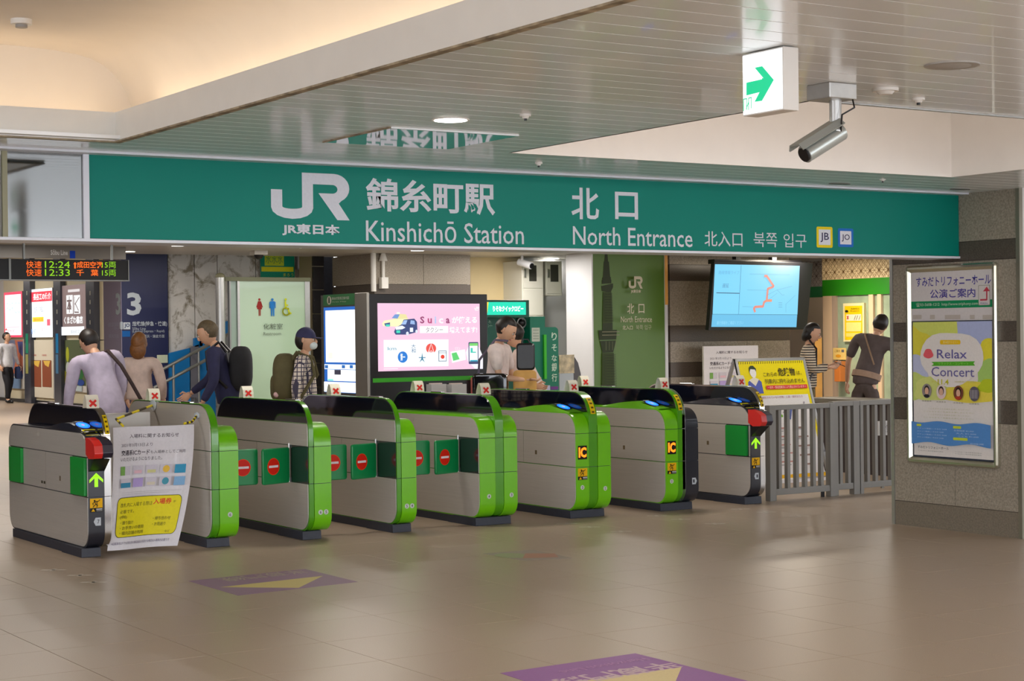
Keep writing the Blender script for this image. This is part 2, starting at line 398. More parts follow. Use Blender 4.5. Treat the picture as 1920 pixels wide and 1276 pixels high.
# unseen dark wall at the left, added for the smoked gate panels to reflect
MB().box(-6.2, -6, 10.5, 61, 0, 3.7, mat('reflection_navy', srgb(50, 56, 84), .5, noise=.5, nscale=.8)).build('wall_dark_reflection', kind='structure')
# pale concourse wall beyond the pier (outside the view)
MB().box(16, 16.2, -8, 13, 0, 2.6, M_white).build('wall_concourse', kind='structure')
MB().box(15.97, 16, -8, 13, 0, .12, M_granite_d).build('baseboard_concourse', kind='structure')
# ---- right wall: banded granite pier
X = 9.94
wr = MB().box(X + .03, X + 1.2, 8.72, 9.97, 0, 2.57, M_granite_d).build('wall_right', kind='structure')
rows = [(0, .186, 'd2', 0), (.190, .823, 'l', 1), (.827, .990, 'd', 1), (.994, 1.426, 'l', 0), (1.430, 1.571, 'd', 1), (1.575, 2.025, 'l', 1), (2.029, 2.170, 'd', 1), (2.174, 2.545, 'l', 0)]
for z0, z1, k, sp in rows:
    mm = {'l': M_granite, 'd': M_granite_d, 'd2': mat('granite_base', srgb(122, 112, 98), .4, noise=.2, nscale=80)}[k]
    cuts = [8.725, 9.336, 9.965] if sp else [8.725, 9.965]
    for a, b in zip(cuts, cuts[1:]):
        MB().box(X, X + .035, a + .002, b - .002, z0, z1, mm).build('stone_slab', wr)
MB().box(X - .006, X + .03, 9.965, 9.995, 0, 2.545, M_alu).build('corner_trim', wr)
MB().box(X - .006, X + .03, 8.69, 8.725, 0, 2.545, mat('brown_alu', srgb(140, 134, 120), .4, .6)).build('corner_trim', wr)
MB().box(X + .03, X + 1.2, 8.69, 8.72, 0, 2.545, M_white).build('end_panel', wr)
# ---- things on the front ceiling
def downlight(p, z, r, pw, where, grp=None):
    t = thing('downlight', where, 'ceiling light', (p[0], p[1], z), grp)
    MB().prism([(p[0] + (r + .012) * math.cos(a * math.pi / 12), p[1] + (r + .012) * math.sin(a * math.pi / 12)) for a in range(24)], 'z', z - .004, z + .002, M_white).build('trim_ring', t)
    MB().prism([(p[0] + r * math.cos(a * math.pi / 12), p[1] + r * math.sin(a * math.pi / 12)) for a in range(24)], 'z', z - .006, z - .003, M_lamp).build('lens', t)
    if pw: area('downlight_light', (p[0], p[1], z - .012), r * 1.6, pw)
d = onz(845, 224, ZC); downlight(d, ZC, .078, 9, 'round lit downlight in the strip ceiling just above the green sign')
ht = thing('ceiling_hatch', 'flat glossy ceiling hatch that mirrors the sign lettering', 'panel', (4.5, 7.87, ZC))
MB().box(4.125, 4.865, 7.51, 8.21, ZC - .006, ZC + .001, mat('hatch_gloss', srgb(196, 198, 190), .05, .12, coat=1)).build('hatch_plate', ht)
MB().box(4.115, 4.125, 7.5, 8.22, ZC - .007, ZC + .001, mat('worn_edge')).box(4.125, 4.865, 7.495, 7.51, ZC - .007, ZC + .001, M_alu).build('hatch_frame', ht)
def disc_thing(name, u, v, r, h, label, cat, m=None, r2=None, dark=True):
    p = onz(u, v, ZC); t = thing(name, label, cat, (p.x, p.y, ZC - h))
    MB().cyl((p.x, p.y, ZC), (p.x, p.y, ZC - h * .5), r, m or M_white, 20).build('base', t, smooth=True)
    MB().cyl((p.x, p.y, ZC - h * .5), (p.x, p.y, ZC - h), r * .7, m or M_white, 20, r2 or r * .5).build('head', t, smooth=True)
    if dark: MB().cyl((p.x, p.y, ZC - h), (p.x, p.y, ZC - h - .01), r * .3, M_black, 10).build('sensor', t)
disc_thing('ceiling_speaker', 1785, 121, .105, .012, 'large round flush ceiling speaker at the upper right', 'speaker', mat('speaker_grey', srgb(176, 174, 170), .6), dark=False)
disc_thing('smoke_detector', 1660, 166, .055, .025, 'pale round detector between the camera and the large ceiling speaker', 'detector', dark=False)
disc_thing('sprinkler', 1722, 184, .028, .02, 'small ceiling sprinkler below the large round speaker', 'sprinkler')
disc_thing('sprinkler', 985, 214, .026, .02, 'small ceiling sprinkler right of the lit downlight', 'sprinkler')
disc_thing('sprinkler', 1010, 304, .022, .02, 'tiny ceiling sprinkler just over the green sign', 'sprinkler')
disc_thing('sprinkler', 1655, 336, .02, .012, 'tiny sprinkler at the foot of the white ceiling well', 'sprinkler')
for u, v, l in ((1574, 344, 'flat dark air slot in the ceiling above the route badges'), (1800, 354, 'flat dark air slot in the ceiling at the right end of the sign')):
    p = onz(u, v, ZC); MB().prism([(p.x + .09 * math.cos(a * math.pi / 12), p.y + .05 * math.sin(a * math.pi / 12)) for a in range(24)], 'z', ZC - .004, ZC + .001, M_ceilgap).build('ceiling_vent', label=l, cat='vent')
p = onz(40, 36, Z0 + HV); t = thing('smoke_detector', 'small round detector on the cream vaulted ceiling', 'detector', (p.x, p.y, Z0 + HV - .05))
MB().cyl((p.x, p.y, Z0 + HV + .01), (p.x, p.y, Z0 + HV - .025), .05, M_white, 20).build('base', t, smooth=True)
MB().cyl((p.x, p.y, Z0 + HV - .025), (p.x, p.y, Z0 + HV - .04), .028, mat('grey_plastic', srgb(150, 148, 146), .5), 16).build('head', t, smooth=True)
# exit direction sign
ex = thing('exit_sign', 'lit hanging exit box with a green arrow pointing right', 'exit sign', (4.21, 4.82, 2.3))
MB().box(4.176, 4.248, 4.71, 4.935, 2.303, 2.528, M_white).build('housing', ex, bev=.004)
cx_ = canvas_x(4.1755, emit=1.1, step=.0008); GA = (10, 200, 140)
cx_.rect(-4.93, 2.308, -4.716, 2.522, (250, 252, 255), emit=1.5)
cx_.ppoly([(1400, 155), (1436, 147), (1436, 170), (1400, 179)], GA)
cx_.ppoly([(1416, 127), (1430, 124), (1452, 150), (1437, 152)], GA); cx_.ppoly([(1437, 150), (1452, 150), (1430, 189), (1416, 191)], GA); cx_.ppoly([(1430, 146), (1452, 150), (1434, 172)], GA)
cx_.pline([(1396, 208), (1396, 186), (1402, 185), (1402, 206)], .004, GA); cx_.pline([(1406, 206), (1406, 184), (1411, 183), (1411, 203)], .004, GA); cx_.pline([(1402, 204), (1406, 192)], .004, GA)
cx_.build('lit_face', ex)
# CCTV camera on a bracket
c0 = onz(1565, 158, ZC); cc = thing('security_camera', 'grey metal box camera on a ceiling bracket beside the exit sign', 'camera', (c0.x, c0.y, ZC - .3))
bx, by = 5.03, 5.38
MB().box(bx - .075, bx + .075, by - .07, by + .07, ZC - .065, ZC, M_alu).build('mount_box', cc, bev=.004)
MB().cyl((bx + .02, by, ZC - .065), (bx + .02, by, ZC - .19), .025, M_alu, 16).ell((bx + .02, by, ZC - .19), (.036, .036, .036), M_alu).build('bracket', cc, smooth=True)
A_ = Vector((bx + .03, by, ZC - .2)); D_ = Vector((-.2, .02, -.11)).normalized()
B_ = A_ + D_ * .19
MB().cyl(A_ + D_ * -.02, B_, .038, mat('camera_shell', srgb(186, 192, 188), .3, .6), 20).build('housing', cc, smooth=True)
sd = D_.cross(Vector((0, 0, 1))).normalized(); up = sd.cross(D_)
q = [(-.047, .03), (-.03, .052), (.03, .052), (.047, .03), (.051, .034), (.032, .058), (-.032, .058), (-.051, .034)]
vs = [A_ + D_ * (-.02) + sd * a + up * b for a, b in q] + [B_ + D_ * .03 + sd * a * .95 + up * b for a, b in q]
MB().add(vs, [(i, (i + 1) % 8, 8 + (i + 1) % 8, 8 + i) for i in range(8)] + [tuple(range(7, -1, -1)), tuple(range(8, 16))], mat('camera_shell')).build('sun_hood', cc)
MB().cyl(B_, B_ + D_ * .008, .031, M_black, 16).build('lens', cc)
MB().tube([(bx + .06, by - .05, ZC - .03), (bx + .05, by - .08, ZC - .1), (bx, by - .06, ZC - .13), (bx + .02, by - .03, ZC - .2)], .004, M_black, 6).build('cable', cc)
# ================================================================ TICKET GATES
YF = 11.835
BODY = rrect(YF, 13.665, .06, .87, (.12, .12, .13, .15), 7)
FIN = rrect(YF + .004, 13.56, .06, 1.035, (.12, .12, .24, .22), 9)
def zband(p, z0, z1): return clip(clip(p, lambda q: q[1] - z0), lambda q: z1 - q[1])
def yband(p, y0, y1): return clip(clip(p, lambda q: q[0] - y0), lambda q: y1 - q[0])
def inset(poly, d):
    cy = sum(p[0] for p in poly) / len(poly); cz = sum(p[1] for p in poly) / len(poly)
    y0 = min(p[0] for p in poly); y1 = max(p[0] for p in poly); z0 = min(p[1] for p in poly); z1 = max(p[1] for p in poly)
    sy = (y1 - y0 - 2 * d) / (y1 - y0); sz = (z1 - z0 - 2 * d) / (z1 - z0); my, mz = (y0 + y1) / 2, (z0 + z1) / 2
    return [(my + (p[0] - my) * sy, mz + (p[1] - mz) * sz) for p in poly]
def arrow_up(cv, a, b, w, c, emit):
    h = w; cv.poly([(a - w * .13, b - h * .5), (a + w * .13, b - h * .5), (a + w * .13, b + h * .3), (a - w * .13, b + h * .3)], c, emit, lay=0)
    cv.poly([(a, b + h * .5), (a - w * .5, b + h * .02), (a - w * .5, b - h * .2), (a, b + h * .24)], c, emit, lay=0)
    cv.poly([(a, b + h * .5), (a, b + h * .24), (a + w * .5, b - h * .2), (a + w * .5, b + h * .02)], c, emit)
def warn(cv, a, b, w):
    cv.rect(a - w / 2, b - .095, a + w / 2, b, (20, 18, 14)); cv.rect(a - w / 2, b - .066, a + w / 2, b, (240, 184, 0))
    K = (40, 26, 6)
    cv.ell(a - .012, b - .016, .007, .007, K, n=10)
    for pts in ([(-.012, -.022), (-.004, -.04)], [(-.012, -.022), (.012, -.022), (.026, -.012)], [(-.012, -.024), (-.026, -.034), (-.022, -.044)], [(-.004, -.04), (-.016, -.05), (-.024, -.06)], [(-.004, -.04), (.008, -.048), (.002, -.062)], [(.004, -.018), (.004, -.05)]):
        cv.line([(a + p[0], b + p[1]) for p in pts], .005, K)
    cv.poly([(a - w * .42, b - .09), (a - w * .12, b - .09), (a - w * .27, b - .07)], (240, 184, 0))
    cv.rect(a - w * .02, b - .078, a + w * .45, b - .072, (230, 230, 230)); cv.rect(a - w * .02, b - .088, a + w * .45, b - .084, (180, 180, 180))
def num_disc(cv, a, b, t): cv.ell(a, b, .019, .019, (206, 210, 206), n=18); cv.text(t, a - .007, b - .011, a + .007, b + .011, (60, 70, 60), bold=.01)
def num_tag(cv, a, b, t, s):
    cv.poly([(a - .02 * s, b - .028), (a + .018 * s, b - .028), (a + .018 * s, b + .028), (a - .02 * s, b + .028), (a - .034 * s, b)], (198, 204, 210)); cv.text(t, a - .008, b - .014, a + .008, b + .014, (50, 50, 60), bold=.01)
def flap(root, hx, hy, ang, L, name='flap_door'):
    """soft rounded door pad hinged at (hx,hy); ang = direction it points"""
    c = Vector((math.cos(ang), math.sin(ang), 0)); n = Vector((c.y, -c.x, 0));
    if n.y > 0: n = -n
    t = thing(name, None, None, (0, 0, 0)); bpy.data.objects.remove(t)
    po = rrect(0, L, .412, .682, .018, 3); mb = MB(); z = Vector((0, 0, 1)); o = Vector((hx, hy, 0))
    po2 = rrect(.006, L - .006, .418, .676, .014, 3)
    lay = [[o + c * a + z * b - n * .012 for a, b in po2], [o + c * a + z * b - n * .006 for a, b in po], [o + c * a + z * b + n * .006 for a, b in po], [o + c * a + z * b + n * .012 for a, b in po2]]
    k = len(po); vs = sum(lay, [])
    fs = [(l * k + i, l * k + (i + 1) % k, (l + 1) * k + (i + 1) % k, (l + 1) * k + i) for l in range(3) for i in range(k)] + [tuple(range(k - 1, -1, -1)), tuple(range(3 * k, 4 * k))]
    pad = mb.add(vs, fs, M_pad).build(name, root, smooth=True)
    U = c if c.x > 0 else -c
    cv = Canvas(o + n * .0122, U, (0, 0, 1), n, .0006); q = L * .56 if c.x > 0 else -L * .62
    cv.ell(q, .545, .064, .064, (240, 60, 10)); cv.ell(q, .545, .058, .058, (222, 36, 16)); cv.rect(q - .048, .537, q + .048, .554, (236, 226, 230))
    cv.build('no_entry_mark', pad)
    return pad
def gate(label, left=None, fin=None, right=None, shell=M_green, rshell=None, rim=M_green2, steel_full=False, entry=False, exit_strip=False, blocker=False,
         lnum=None, rnum=None, rnums=None, ic=False, doorL=False, doorR=False, pl=None, finpatch=None, glass=True, pocket=None, cover=None, big_ticket=False, edge=None):
    f0, f1 = fin; s0 = left if left is not None else f0; s1 = right if right is not None else f1
    g = thing('ticket_gate', label, 'ticket gate', ((s0 + s1) / 2, 12.75, 0), 'row of automatic ticket gates')
    rshell = rshell or shell
    # plinth
    a, b = pl
    MB().prism([(11.895, 0), (13.52, 0), (13.52, .062), (11.895, .062)], 'x', a, b, M_plinth).build('plinth', g, bev=.004)
    MB().prism([(11.885, 0), (12.32, 0), (12.24, .04), (12.24, .064), (11.89, .064)], 'x', a - .014, b + .008, M_plinth).build('plinth_foot', g, bev=.004)
    # body shells in three bands
    segs = ((.06, .419), (.423, .695), (.699, .9))
    for w0, w1, mm in ((s0 if left is not None else None, f0, shell), (f1, s1 if right is not None else None, rshell)):
        if w0 is None or w1 is None: continue
        for z0, z1 in segs:
            MB().prism(zband(BODY, z0, z1), 'x', w0, w1, mm).build('body_shell', g, smooth=True)
        MB().prism(inset(BODY, .008), 'x', w0 + .004, w1 - .004, M_plinth).build('core', g)
    # fin
    for z0, z1 in ((.06, .419), (.423, .695), (.699, 1.2)):
        MB().prism(zband(FIN, z0, z1), 'x', f0 + .0035, f1 - .0035, rim).build('fin_rim', g, smooth=True)
    MB().prism(inset(FIN, .008), 'x', f0 + .008, f1 - .008, M_plinth).build('core', g)
    gl = zband(inset(FIN, .011), .872, 1.2)
    if glass:
        MB().prism(gl, 'x', f0, f0 + .0034, M_glass).build('smoked_side', g, smooth=True)
    MB().prism(gl, 'x', f1 - .0034, f1, M_glass).build('smoked_side', g, smooth=True)
    ed = zband(inset(FIN, .004), .87, 1.2)
    MB().prism(ed, 'x', f0 + .0012, f0 + .0035, M_chrome).prism(ed, 'x', f1 - .0035, f1 - .0012, M_chrome).build('bright_edge', g, smooth=True)
    # steel side panels on the left flank
    base = inset(BODY if left is not None else FIN, .010); xs = s0 - .004
    top = .866 if glass else 1.2
    pk = pocket or []
    def plate(poly): 
        if len(poly) > 2: MB().prism(poly, 'x', xs, s0 + .001, M_steel).build('side_panel', g)
    plate(zband(base, .05, .417)); plate(zband(base, .700, top))
    edges = [base[0][0]] ; mid = zband(base, .424, .694)
    ys = sorted([11.0] + [y for p in pk for y in p] + [12.62 if not pk else 12.75] + [14.0])
    for y0, y1 in zip(ys, ys[1:]):
        if any(abs((y0 + y1) / 2 - (p[0] + p[1]) / 2) < .02 for p in pk): continue
        plate(yband(mid, y0 + .002, y1 - .002))
    for p in pk:
        MB().prism(yband(zband(base, .412, .70), *p), 'x', xs + .0015, s0 + .001, M_pocket).build('flap_pocket', g)
        if cover: MB().prism(rrect(p[0] + .012, p[1] - .008, .428, .69, .006, 2), 'x', xs - .018, xs + .002, M_pad2).build('flap_cover', g, bev=.004)
    if pk and not cover:
        for z in (.416, .678): MB().cyl((xs - .006, pk[0][1] + .006, z), (xs - .006, pk[0][1] + .006, z + .034), .009, M_alu, 8).build('hinge', g, smooth=True)
    # steel on the right flank (seen only from the other side)
    for z0, z1 in ((.05, .417), (.424, .694), (.700, .866)):
        MB().prism(zband(inset(BODY, .010), z0, z1), 'x', s1 - .001, s1 + .004, M_steel).build('side_panel', g)
    if left is not None:   # small fittings on the steel
        cvs = canvas_x(xs - .0005)
        cvs.rect(-12.44, .50, -12.41, .535, (110, 96, 70)); cvs.build('keyhole', g); cvs = canvas_x(xs - .0005)
        cvs.rect(-12.86, .455, -12.82, .475, (70, 66, 50)); cvs.rect(-12.80, .455, -12.76, .475, (70, 66, 50))
        cvs.build('service_mark', g); cvs = canvas_x(xs - .0005); cvs.rr(-12.95, .80, -12.88, .835, .006, (176, 170, 160)); cvs.build('maker_plate', g)
    if edge: MB().prism(zband(FIN, .06, 1.2), 'x', edge[0], edge[1], M_alu).build('metal_edge', g, smooth=True)
    # front prints
    cv = canvas_y(YF - .0005)
    if left is not None:
        m = (s0 + f0) / 2
        if lnum and shell is M_green: num_disc(cv, m + (.01 if not ic else -.005), .255 if ic else .235, lnum)
        if ic:
            c2 = canvas_y(YF - .0005); c2.rect(m - .048, .485, m + .044, .598, (24, 16, 12))
            c2.text('IC', m - .04, .500, m + .038, .585, (255, 120, 0), emit=2.2, bold=.045); c2.build('ic_display', g)
        if ic or shell is M_dark: c2 = canvas_y(YF - .0005); warn(c2, m - .002, .412, .094 if ic else .09); c2.build('warning_sticker', g)
        if shell is M_dark:
            c2 = canvas_y(YF - .0005); arrow_up(c2, m, .54, .098, (150, 240, 10), 1.3); c2.build('arrow_display', g); num_tag(cv, m + .012, .25, lnum, 1)
    if right is not None:
        m = (f1 + s1) / 2
        if cv.mb.v: cv.build('number_sticker', g)
        cv = canvas_y(YF - .0005)
        if rnums: num_disc(cv, m - .022, .205, rnums[0]); cv.build('number_sticker', g); cv = canvas_y(YF - .0005); num_disc(cv, m + .024, .205, rnums[1])
        elif rnum and rshell is M_green: num_disc(cv, m + .005, .235, rnum)
        elif rnum: num_tag(cv, m + .015, .245, rnum, -1)
    if cv.mb.v: cv.build('number_sticker', g)
    # top of the left shoulder
    if entry:
        w0, w1 = s0 + .012, f0
        n = 30; prof = []
        for i in range(n + 1):
            y = 11.93 + (13.2 - 11.93) * i / n
            if y < 12.24: z = .868 + .052 * (y - 11.93) / .31
            else: z = .868 + .052 * (math.cos(min(1, max(0, (y - 12.30)) / .62) * math.pi) * .5 + .5)
            prof.append((y, z))
        vs = []
        for y, z in prof: vs += [(w0 - .01, y, .864), (w0, y, z), (w1, y, z + .004)]
        fs = []
        for i in range(n): k = i * 3; fs += [(k, k + 3, k + 4, k + 1), (k + 1, k + 4, k + 5, k + 2)]
        MB().add(vs, fs, shell).build('reader_deck', g, smooth=True)
        # tilted IC reader
        m = (w0 + w1) / 2; yc = 12.115; zc = .908; sl = .26
        U, V = Vector((1, 0, 0)), Vector((0, 1, sl)).normalized(); N = U.cross(V)
        cr = Canvas(Vector((m, yc, zc)), U, V, N, .0008)
        cr.rr(-.05, -.10, .05, .10, .012, (14, 18, 34)); cr.rect(-.03, .084, .03, .095, (190, 200, 190))
        cr.ell(0, 0, .046, .074, (20, 110, 255), emit=1.6); cr.ell(0, 0, .033, .052, (40, 140, 255), emit=1.8); cr.ell(0, 0, .012, .02, (190, 140, 255), emit=1.2)
        cr.build('card_reader', g)
        # yellow caution strip down the front curve of the fin
        pts = [p for p in FIN if p[0] < 12.05 and p[1] > .8]
        pts = sorted(pts, key=lambda p: p[1]); cyl = [(YF + .004, .86)] + [p for p in pts if p[1] > .84]
        mb = MB(); w = .0105; xm = (f0 + f1) / 2 + (.004 if not edge else -.004); w = (f1 - f0) * .26
        arc = [q for q in cyl if q[1] < 1.005]
        for a_, b_ in zip(arc, arc[1:]):
            c_ = [(x, y - .004, z + .002) for x, y, z in ((xm - w, *a_), (xm + w, *a_), (xm + w, *b_), (xm - w, *b_))]
            mb.add(c_, [(0, 1, 2, 3)], ink((235 / 255, 200 / 255, 10 / 255)))
        for k in range(1, len(arc) - 1):
            a_, b_ = arc[k], arc[k + 1]; t0_, t1_ = .2, .6
            p_ = (a_[0] + (b_[0] - a_[0]) * t0_, a_[1] + (b_[1] - a_[1]) * t0_); q_ = (a_[0] + (b_[0] - a_[0]) * t1_, a_[1] + (b_[1] - a_[1]) * t1_)
            mb.add([(x, y - .006, z + .003) for x, y, z in ((xm - w * .5, *p_), (xm + w * .6, *p_), (xm + w * .6, *q_), (xm - w * .5, *q_))], [(0, 1, 2, 3)], ink((90 / 255, 70 / 255, 10 / 255)))
        mb.build('caution_label', g)
    if exit_strip:
        MB().prism([(11.99, .868), (13.5, .868), (13.5, .878), (12.05, .882)], 'x', s0 + .004, f0, shell).build('top_cap', g)
    if big_ticket:
        w0, w1 = s0 + .006, f0 - .004
        cr = Canvas(Vector(((w0 + w1) / 2, 11.955, .868)), (1, 0, 0), Vector((0, 1, .45)).normalized(), Vector((0, -.45, 1)).normalized(), .0012)
        cr.rr(-.048, -.055, .048, .04, .01, (225, 214, 20)); cr.rect(-.036, -.038, .036, .026, (44, 40, 10)); cr.build('ticket_slot', g)
        h = [(11.83, .835), (11.75, .82), (11.69, .79), (11.675, .73), (11.70, .695), (11.80, .69), (11.86, .72), (11.86, .835)]
        tk = MB().prism(h, 'x', s0 - .008, s0 + .052, mat('gate_red', srgb(222, 38, 34), .3, coat=.4)).build('ticket_mouth', g, bev=.006, label='red plastic ticket mouth')
        MB().prism([(y + .002, z + .003) for y, z in h], 'x', s0 + .052, f0 + .012, mat('gate_mouth_black', srgb(44, 40, 56), .3)).build('mouth_face', tk, bev=.006)
        MB().prism([(11.72, .69), (11.86, .69), (11.86, .58)], 'x', s0 + .004, f0 + .004, M_black).build('mouth_shroud', g)
    # service light on top of the fin
    yy = finpatch or 12.45; m = (f0 + f1) / 2
    MB().box(m - .018, m + .018, yy - .09, yy + .09, 1.034, 1.046, M_chrome).build('top_sensor', g, bev=.004)
    return g
L0 = 'automatic ticket gate '
g7 = gate('black ticket gate with red ticket mouth and green side covers at the far left', 4.092, (4.205, 4.258), None, shell=M_dark, rim=M_chrome, entry=True, big_ticket=True, lnum='7', pl=(4.07, 4.185), pocket=[(11.85, 12.16), (13.29, 13.61)], cover=True, finpatch=13.0)
g6 = gate('ticket gate with plain steel flank and green front behind the hanging banner', None, (5.009, 5.068), 5.216, rnum='6', pl=(5.0, 5.153), glass=False, finpatch=12.35)
g65 = gate('narrow green ticket gate, first to the right of the one behind the hanging banner', None, (5.783, 5.827), 5.968, rnums='65', pl=(5.765, 5.897), pocket=[(11.845, 12.15)], finpatch=12.15)
g54 = gate('narrow green ticket gate, second to the right of the one behind the hanging banner', None, (6.529, 6.571), 6.701, rnums='54', pl=(6.53, 6.67), pocket=[(11.845, 12.15)], finpatch=12.2)
g43 = gate('wide green ticket gate with a dark door pocket and no orange display', 7.279, (7.422, 7.504), 7.63, lnum='4', rnum='3', pl=(7.28, 7.588), pocket=[(11.855, 12.15)], exit_strip=True, finpatch=12.8)
g32 = gate('wide all-green ticket gate with a glowing orange IC display', 8.205, (8.333, 8.424), 8.554, lnum='3', rnum='2', pl=(8.19, 8.51), entry=True, ic=True, finpatch=12.9)
g21 = gate('half green, half black ticket gate with a glowing orange IC display', 9.129, (9.259, 9.344), 9.48, lnum='2', rnum='1', rshell=M_dark, pl=(9.12, 9.44), entry=True, ic=True, edge=(9.312, 9.3445), finpatch=12.9)
g1 = gate('black ticket gate with red ticket mouth right beside the metal fence', 10.069, (10.178, 10.238), None, shell=M_dark, rim=M_chrome, entry=True, big_ticket=True, lnum='1', pl=(10.05, 10.22), pocket=[(11.862, 12.165)], cover=True, finpatch=12.9)
PI = math.pi
for a, b in ((g6, g65), (g65, g54), (g54, g43)):
    xa = {g6: 5.216, g65: 5.968, g54: 6.701}[a]; xb = {g65: 5.783, g54: 6.529, g43: 7.279}[b]
    flap(a, xa + .006, 12.14, .02, (xb - xa) * .505); flap(b, xb - .012, 12.155, PI + math.radians(20), (xb - xa) * .50)
# closed lane markers standing on the fins
def marker(u, x, y, what):
    t = thing('lane_marker', 'folded paper marker with red cross ' + what, 'paper sign', (x, y, 1.036), 'red cross markers on the gates')
    W_ = .045; pts = []
    for i in range(9):
        a = i / 8; pts.append((-.045 + .03 * math.sin(a * 1.4) , .098 * math.sin(a * PI / 2)))
    prof = [(-.042, 0), (-.040, .03), (-.030, .065), (-.012, .09), (.004, .092), (.018, .07), (.032, .035), (.042, 0)]   # (y, z) front leg has y<0
    mp = mat('marker_paper', srgb(232, 226, 206), .5)
    vs = []
    for py, pz in prof: vs += [(x - W_, y + py, 1.036 + pz), (x + W_, y + py, 1.036 + pz)]
    n = len(prof); vs += [(v[0], v[1] * 1.0 + (.0015 if i // 2 > 3 else -.0015), v[2]) for i, v in enumerate(vs)]
    fs = [(2 * i, 2 * i + 1, 2 * i + 3, 2 * i + 2) for i in range(n - 1)] + [(2 * n + 2 * i, 2 * n + 2 * i + 2, 2 * n + 2 * i + 3, 2 * n + 2 * i + 1) for i in range(n - 1)]
    fs += [(2 * i, 2 * i + 2, 2 * n + 2 * i + 2, 2 * n + 2 * i) for i in range(n - 1)] + [(2 * i + 1, 2 * n + 2 * i + 1, 2 * n + 2 * i + 3, 2 * i + 3) for i in range(n - 1)]
    MB().add(vs, fs, mp).build('paper_loop', t)
    V = Vector((0, .0095, .062)).normalized(); cv = Canvas(Vector((x, y - .0475, 1.036)), (1, 0, 0), V, Vector((0, -V.z, V.y)), .0008)
    for s in (1, -1): cv.line([(-.021, .016 if s > 0 else .054), (.021, .054 if s > 0 else .016)], .016, (216, 44, 34))
    cv.build('red_cross', t)
for u, x, y, w in ((178, 4.15, 11.93, 'on the black gate at the far left'), (276, 5.038, 13.05, 'on the steel gate behind the banner'), (455, 5.805, 13.0, 'on the first narrow green gate'),
                   (627, 6.55, 12.93, 'on the second narrow green gate'), (769, 7.463, 13.15, 'at the far end of the wide gate without display'), (903, 7.463, 12.07, 'at the near end of the wide gate without display'),
                   (1064, 8.38, 12.15, 'at the near end of the all-green display gate'), (1093, 9.3, 13.29, 'at the far end of the half black gate'), (1244, 9.3, 12.1, 'at the near end of the half black gate'), (1378, 10.2, 12.15, 'on the black gate next to the fence')):
    marker(u, x, y, w)
# ================================================================ BACK OF THE STATION
M_mural = mat('peeling_wall', srgb(214, 212, 208), .8, noise=.14, nscale=2.2, bump=.4)
def mural_material():
    m = M_mural; nt = m.node_tree; b = nt.nodes['Principled BSDF']
    old = b.inputs['Base Color'].links[0].from_socket
    g = nt.nodes.new('ShaderNodeNewGeometry'); n = nt.nodes.new('ShaderNodeTexNoise'); n.inputs['Scale'].default_value = 4.2; n.inputs['Detail'].default_value = 9; n.inputs['Roughness'].default_value = .68; n.inputs['Distortion'].default_value = .8
    nt.links.new(g.outputs['Position'], n.inputs['Vector'])
    r = nt.nodes.new('ShaderNodeMapRange'); r.inputs[1].default_value = .50; r.inputs[2].default_value = .62
    nt.links.new(n.outputs['Fac'], r.inputs[0])
    mx = nt.nodes.new('ShaderNodeMix'); mx.data_type = 'RGBA'; nt.links.new(r.outputs[0], mx.inputs[0]); nt.links.new(old, mx.inputs[6])
    mx.inputs[7].default_value = (*srgb(138, 130, 114), 1); nt.links.new(mx.outputs[2], b.inputs['Base Color'])
mural_material()
M_navy = mat('navy_panel', srgb(34, 40, 84), .35)
M_navy_sheen = mat('navy_sheen', srgb(150, 142, 164), .4)  # navy pillar's side face, its reflected light put into the base colour
M_cream = mat('cream_wall', srgb(236, 216, 168), .6, noise=.03, nscale=3)
M_pale = mat('pale_wall', srgb(214, 216, 222), .5, noise=.02, nscale=2)
M_olive = mat('pylon_green', srgb(84, 118, 40), .4, noise=.02, nscale=4)
M_tile = mat('dark_tile', srgb(30, 28, 30), .18, noise=.2, nscale=9)
M_rail = mat('rail_steel', srgb(150, 152, 150), .35, .7)
# ceiling beyond the beam: low part, then a higher hall at the left
MB().box(-9, 20, 9.5, 21.4, ZB, ZB + .1, mat('back_ceiling', srgb(196, 192, 184), .35)).box(-9, 8.75, 21.4, 62, 3.7, 3.8, mat('back_ceiling')).box(8.75, 20, 21.4, 30, 3.7, 3.8, mat('back_ceiling')) \
    .box(8.75, 14.0, 21.4, 62, 3.7, 3.8, mat('back_ceiling')).box(-9, 20, 21.4, 21.5, ZB, 3.75, M_white).build('ceiling_back', kind='structure')
# walls
mw = MB().box(8.73, 11.2, 22.06, 22.2, 0, 3.7, M_plinth).build('wall_back', kind='structure')
xs_ = [ony(u, 560, 22.0).x for u in (315, 365, 408, 480)] + [11.0]
for a, b in zip(xs_, xs_[1:]): MB().box(a + .006, b - .006, 22.0, 22.06, 0, 3.7, M_mural).build('wall_panel', mw)
MB().box(12.3, 15.2, 21.0, 21.15, 0, 3.7, M_pale).build('wall_centre', kind='structure')
MB().box(ony(882, 500, 20.96).x, ony(975, 500, 20.96).x, 20.96, 21.0, 0, 2.6, M_cream).build('trim_7', kind='structure')
MB().box(16.8, 22, 21.3, 21.39, 0, 3.7, M_pale).build('wall_office_back', kind='structure')
MB().box(-9, 15, 61.8, 62, 0, 3.8, M_pale).build('wall_far', kind='structure')
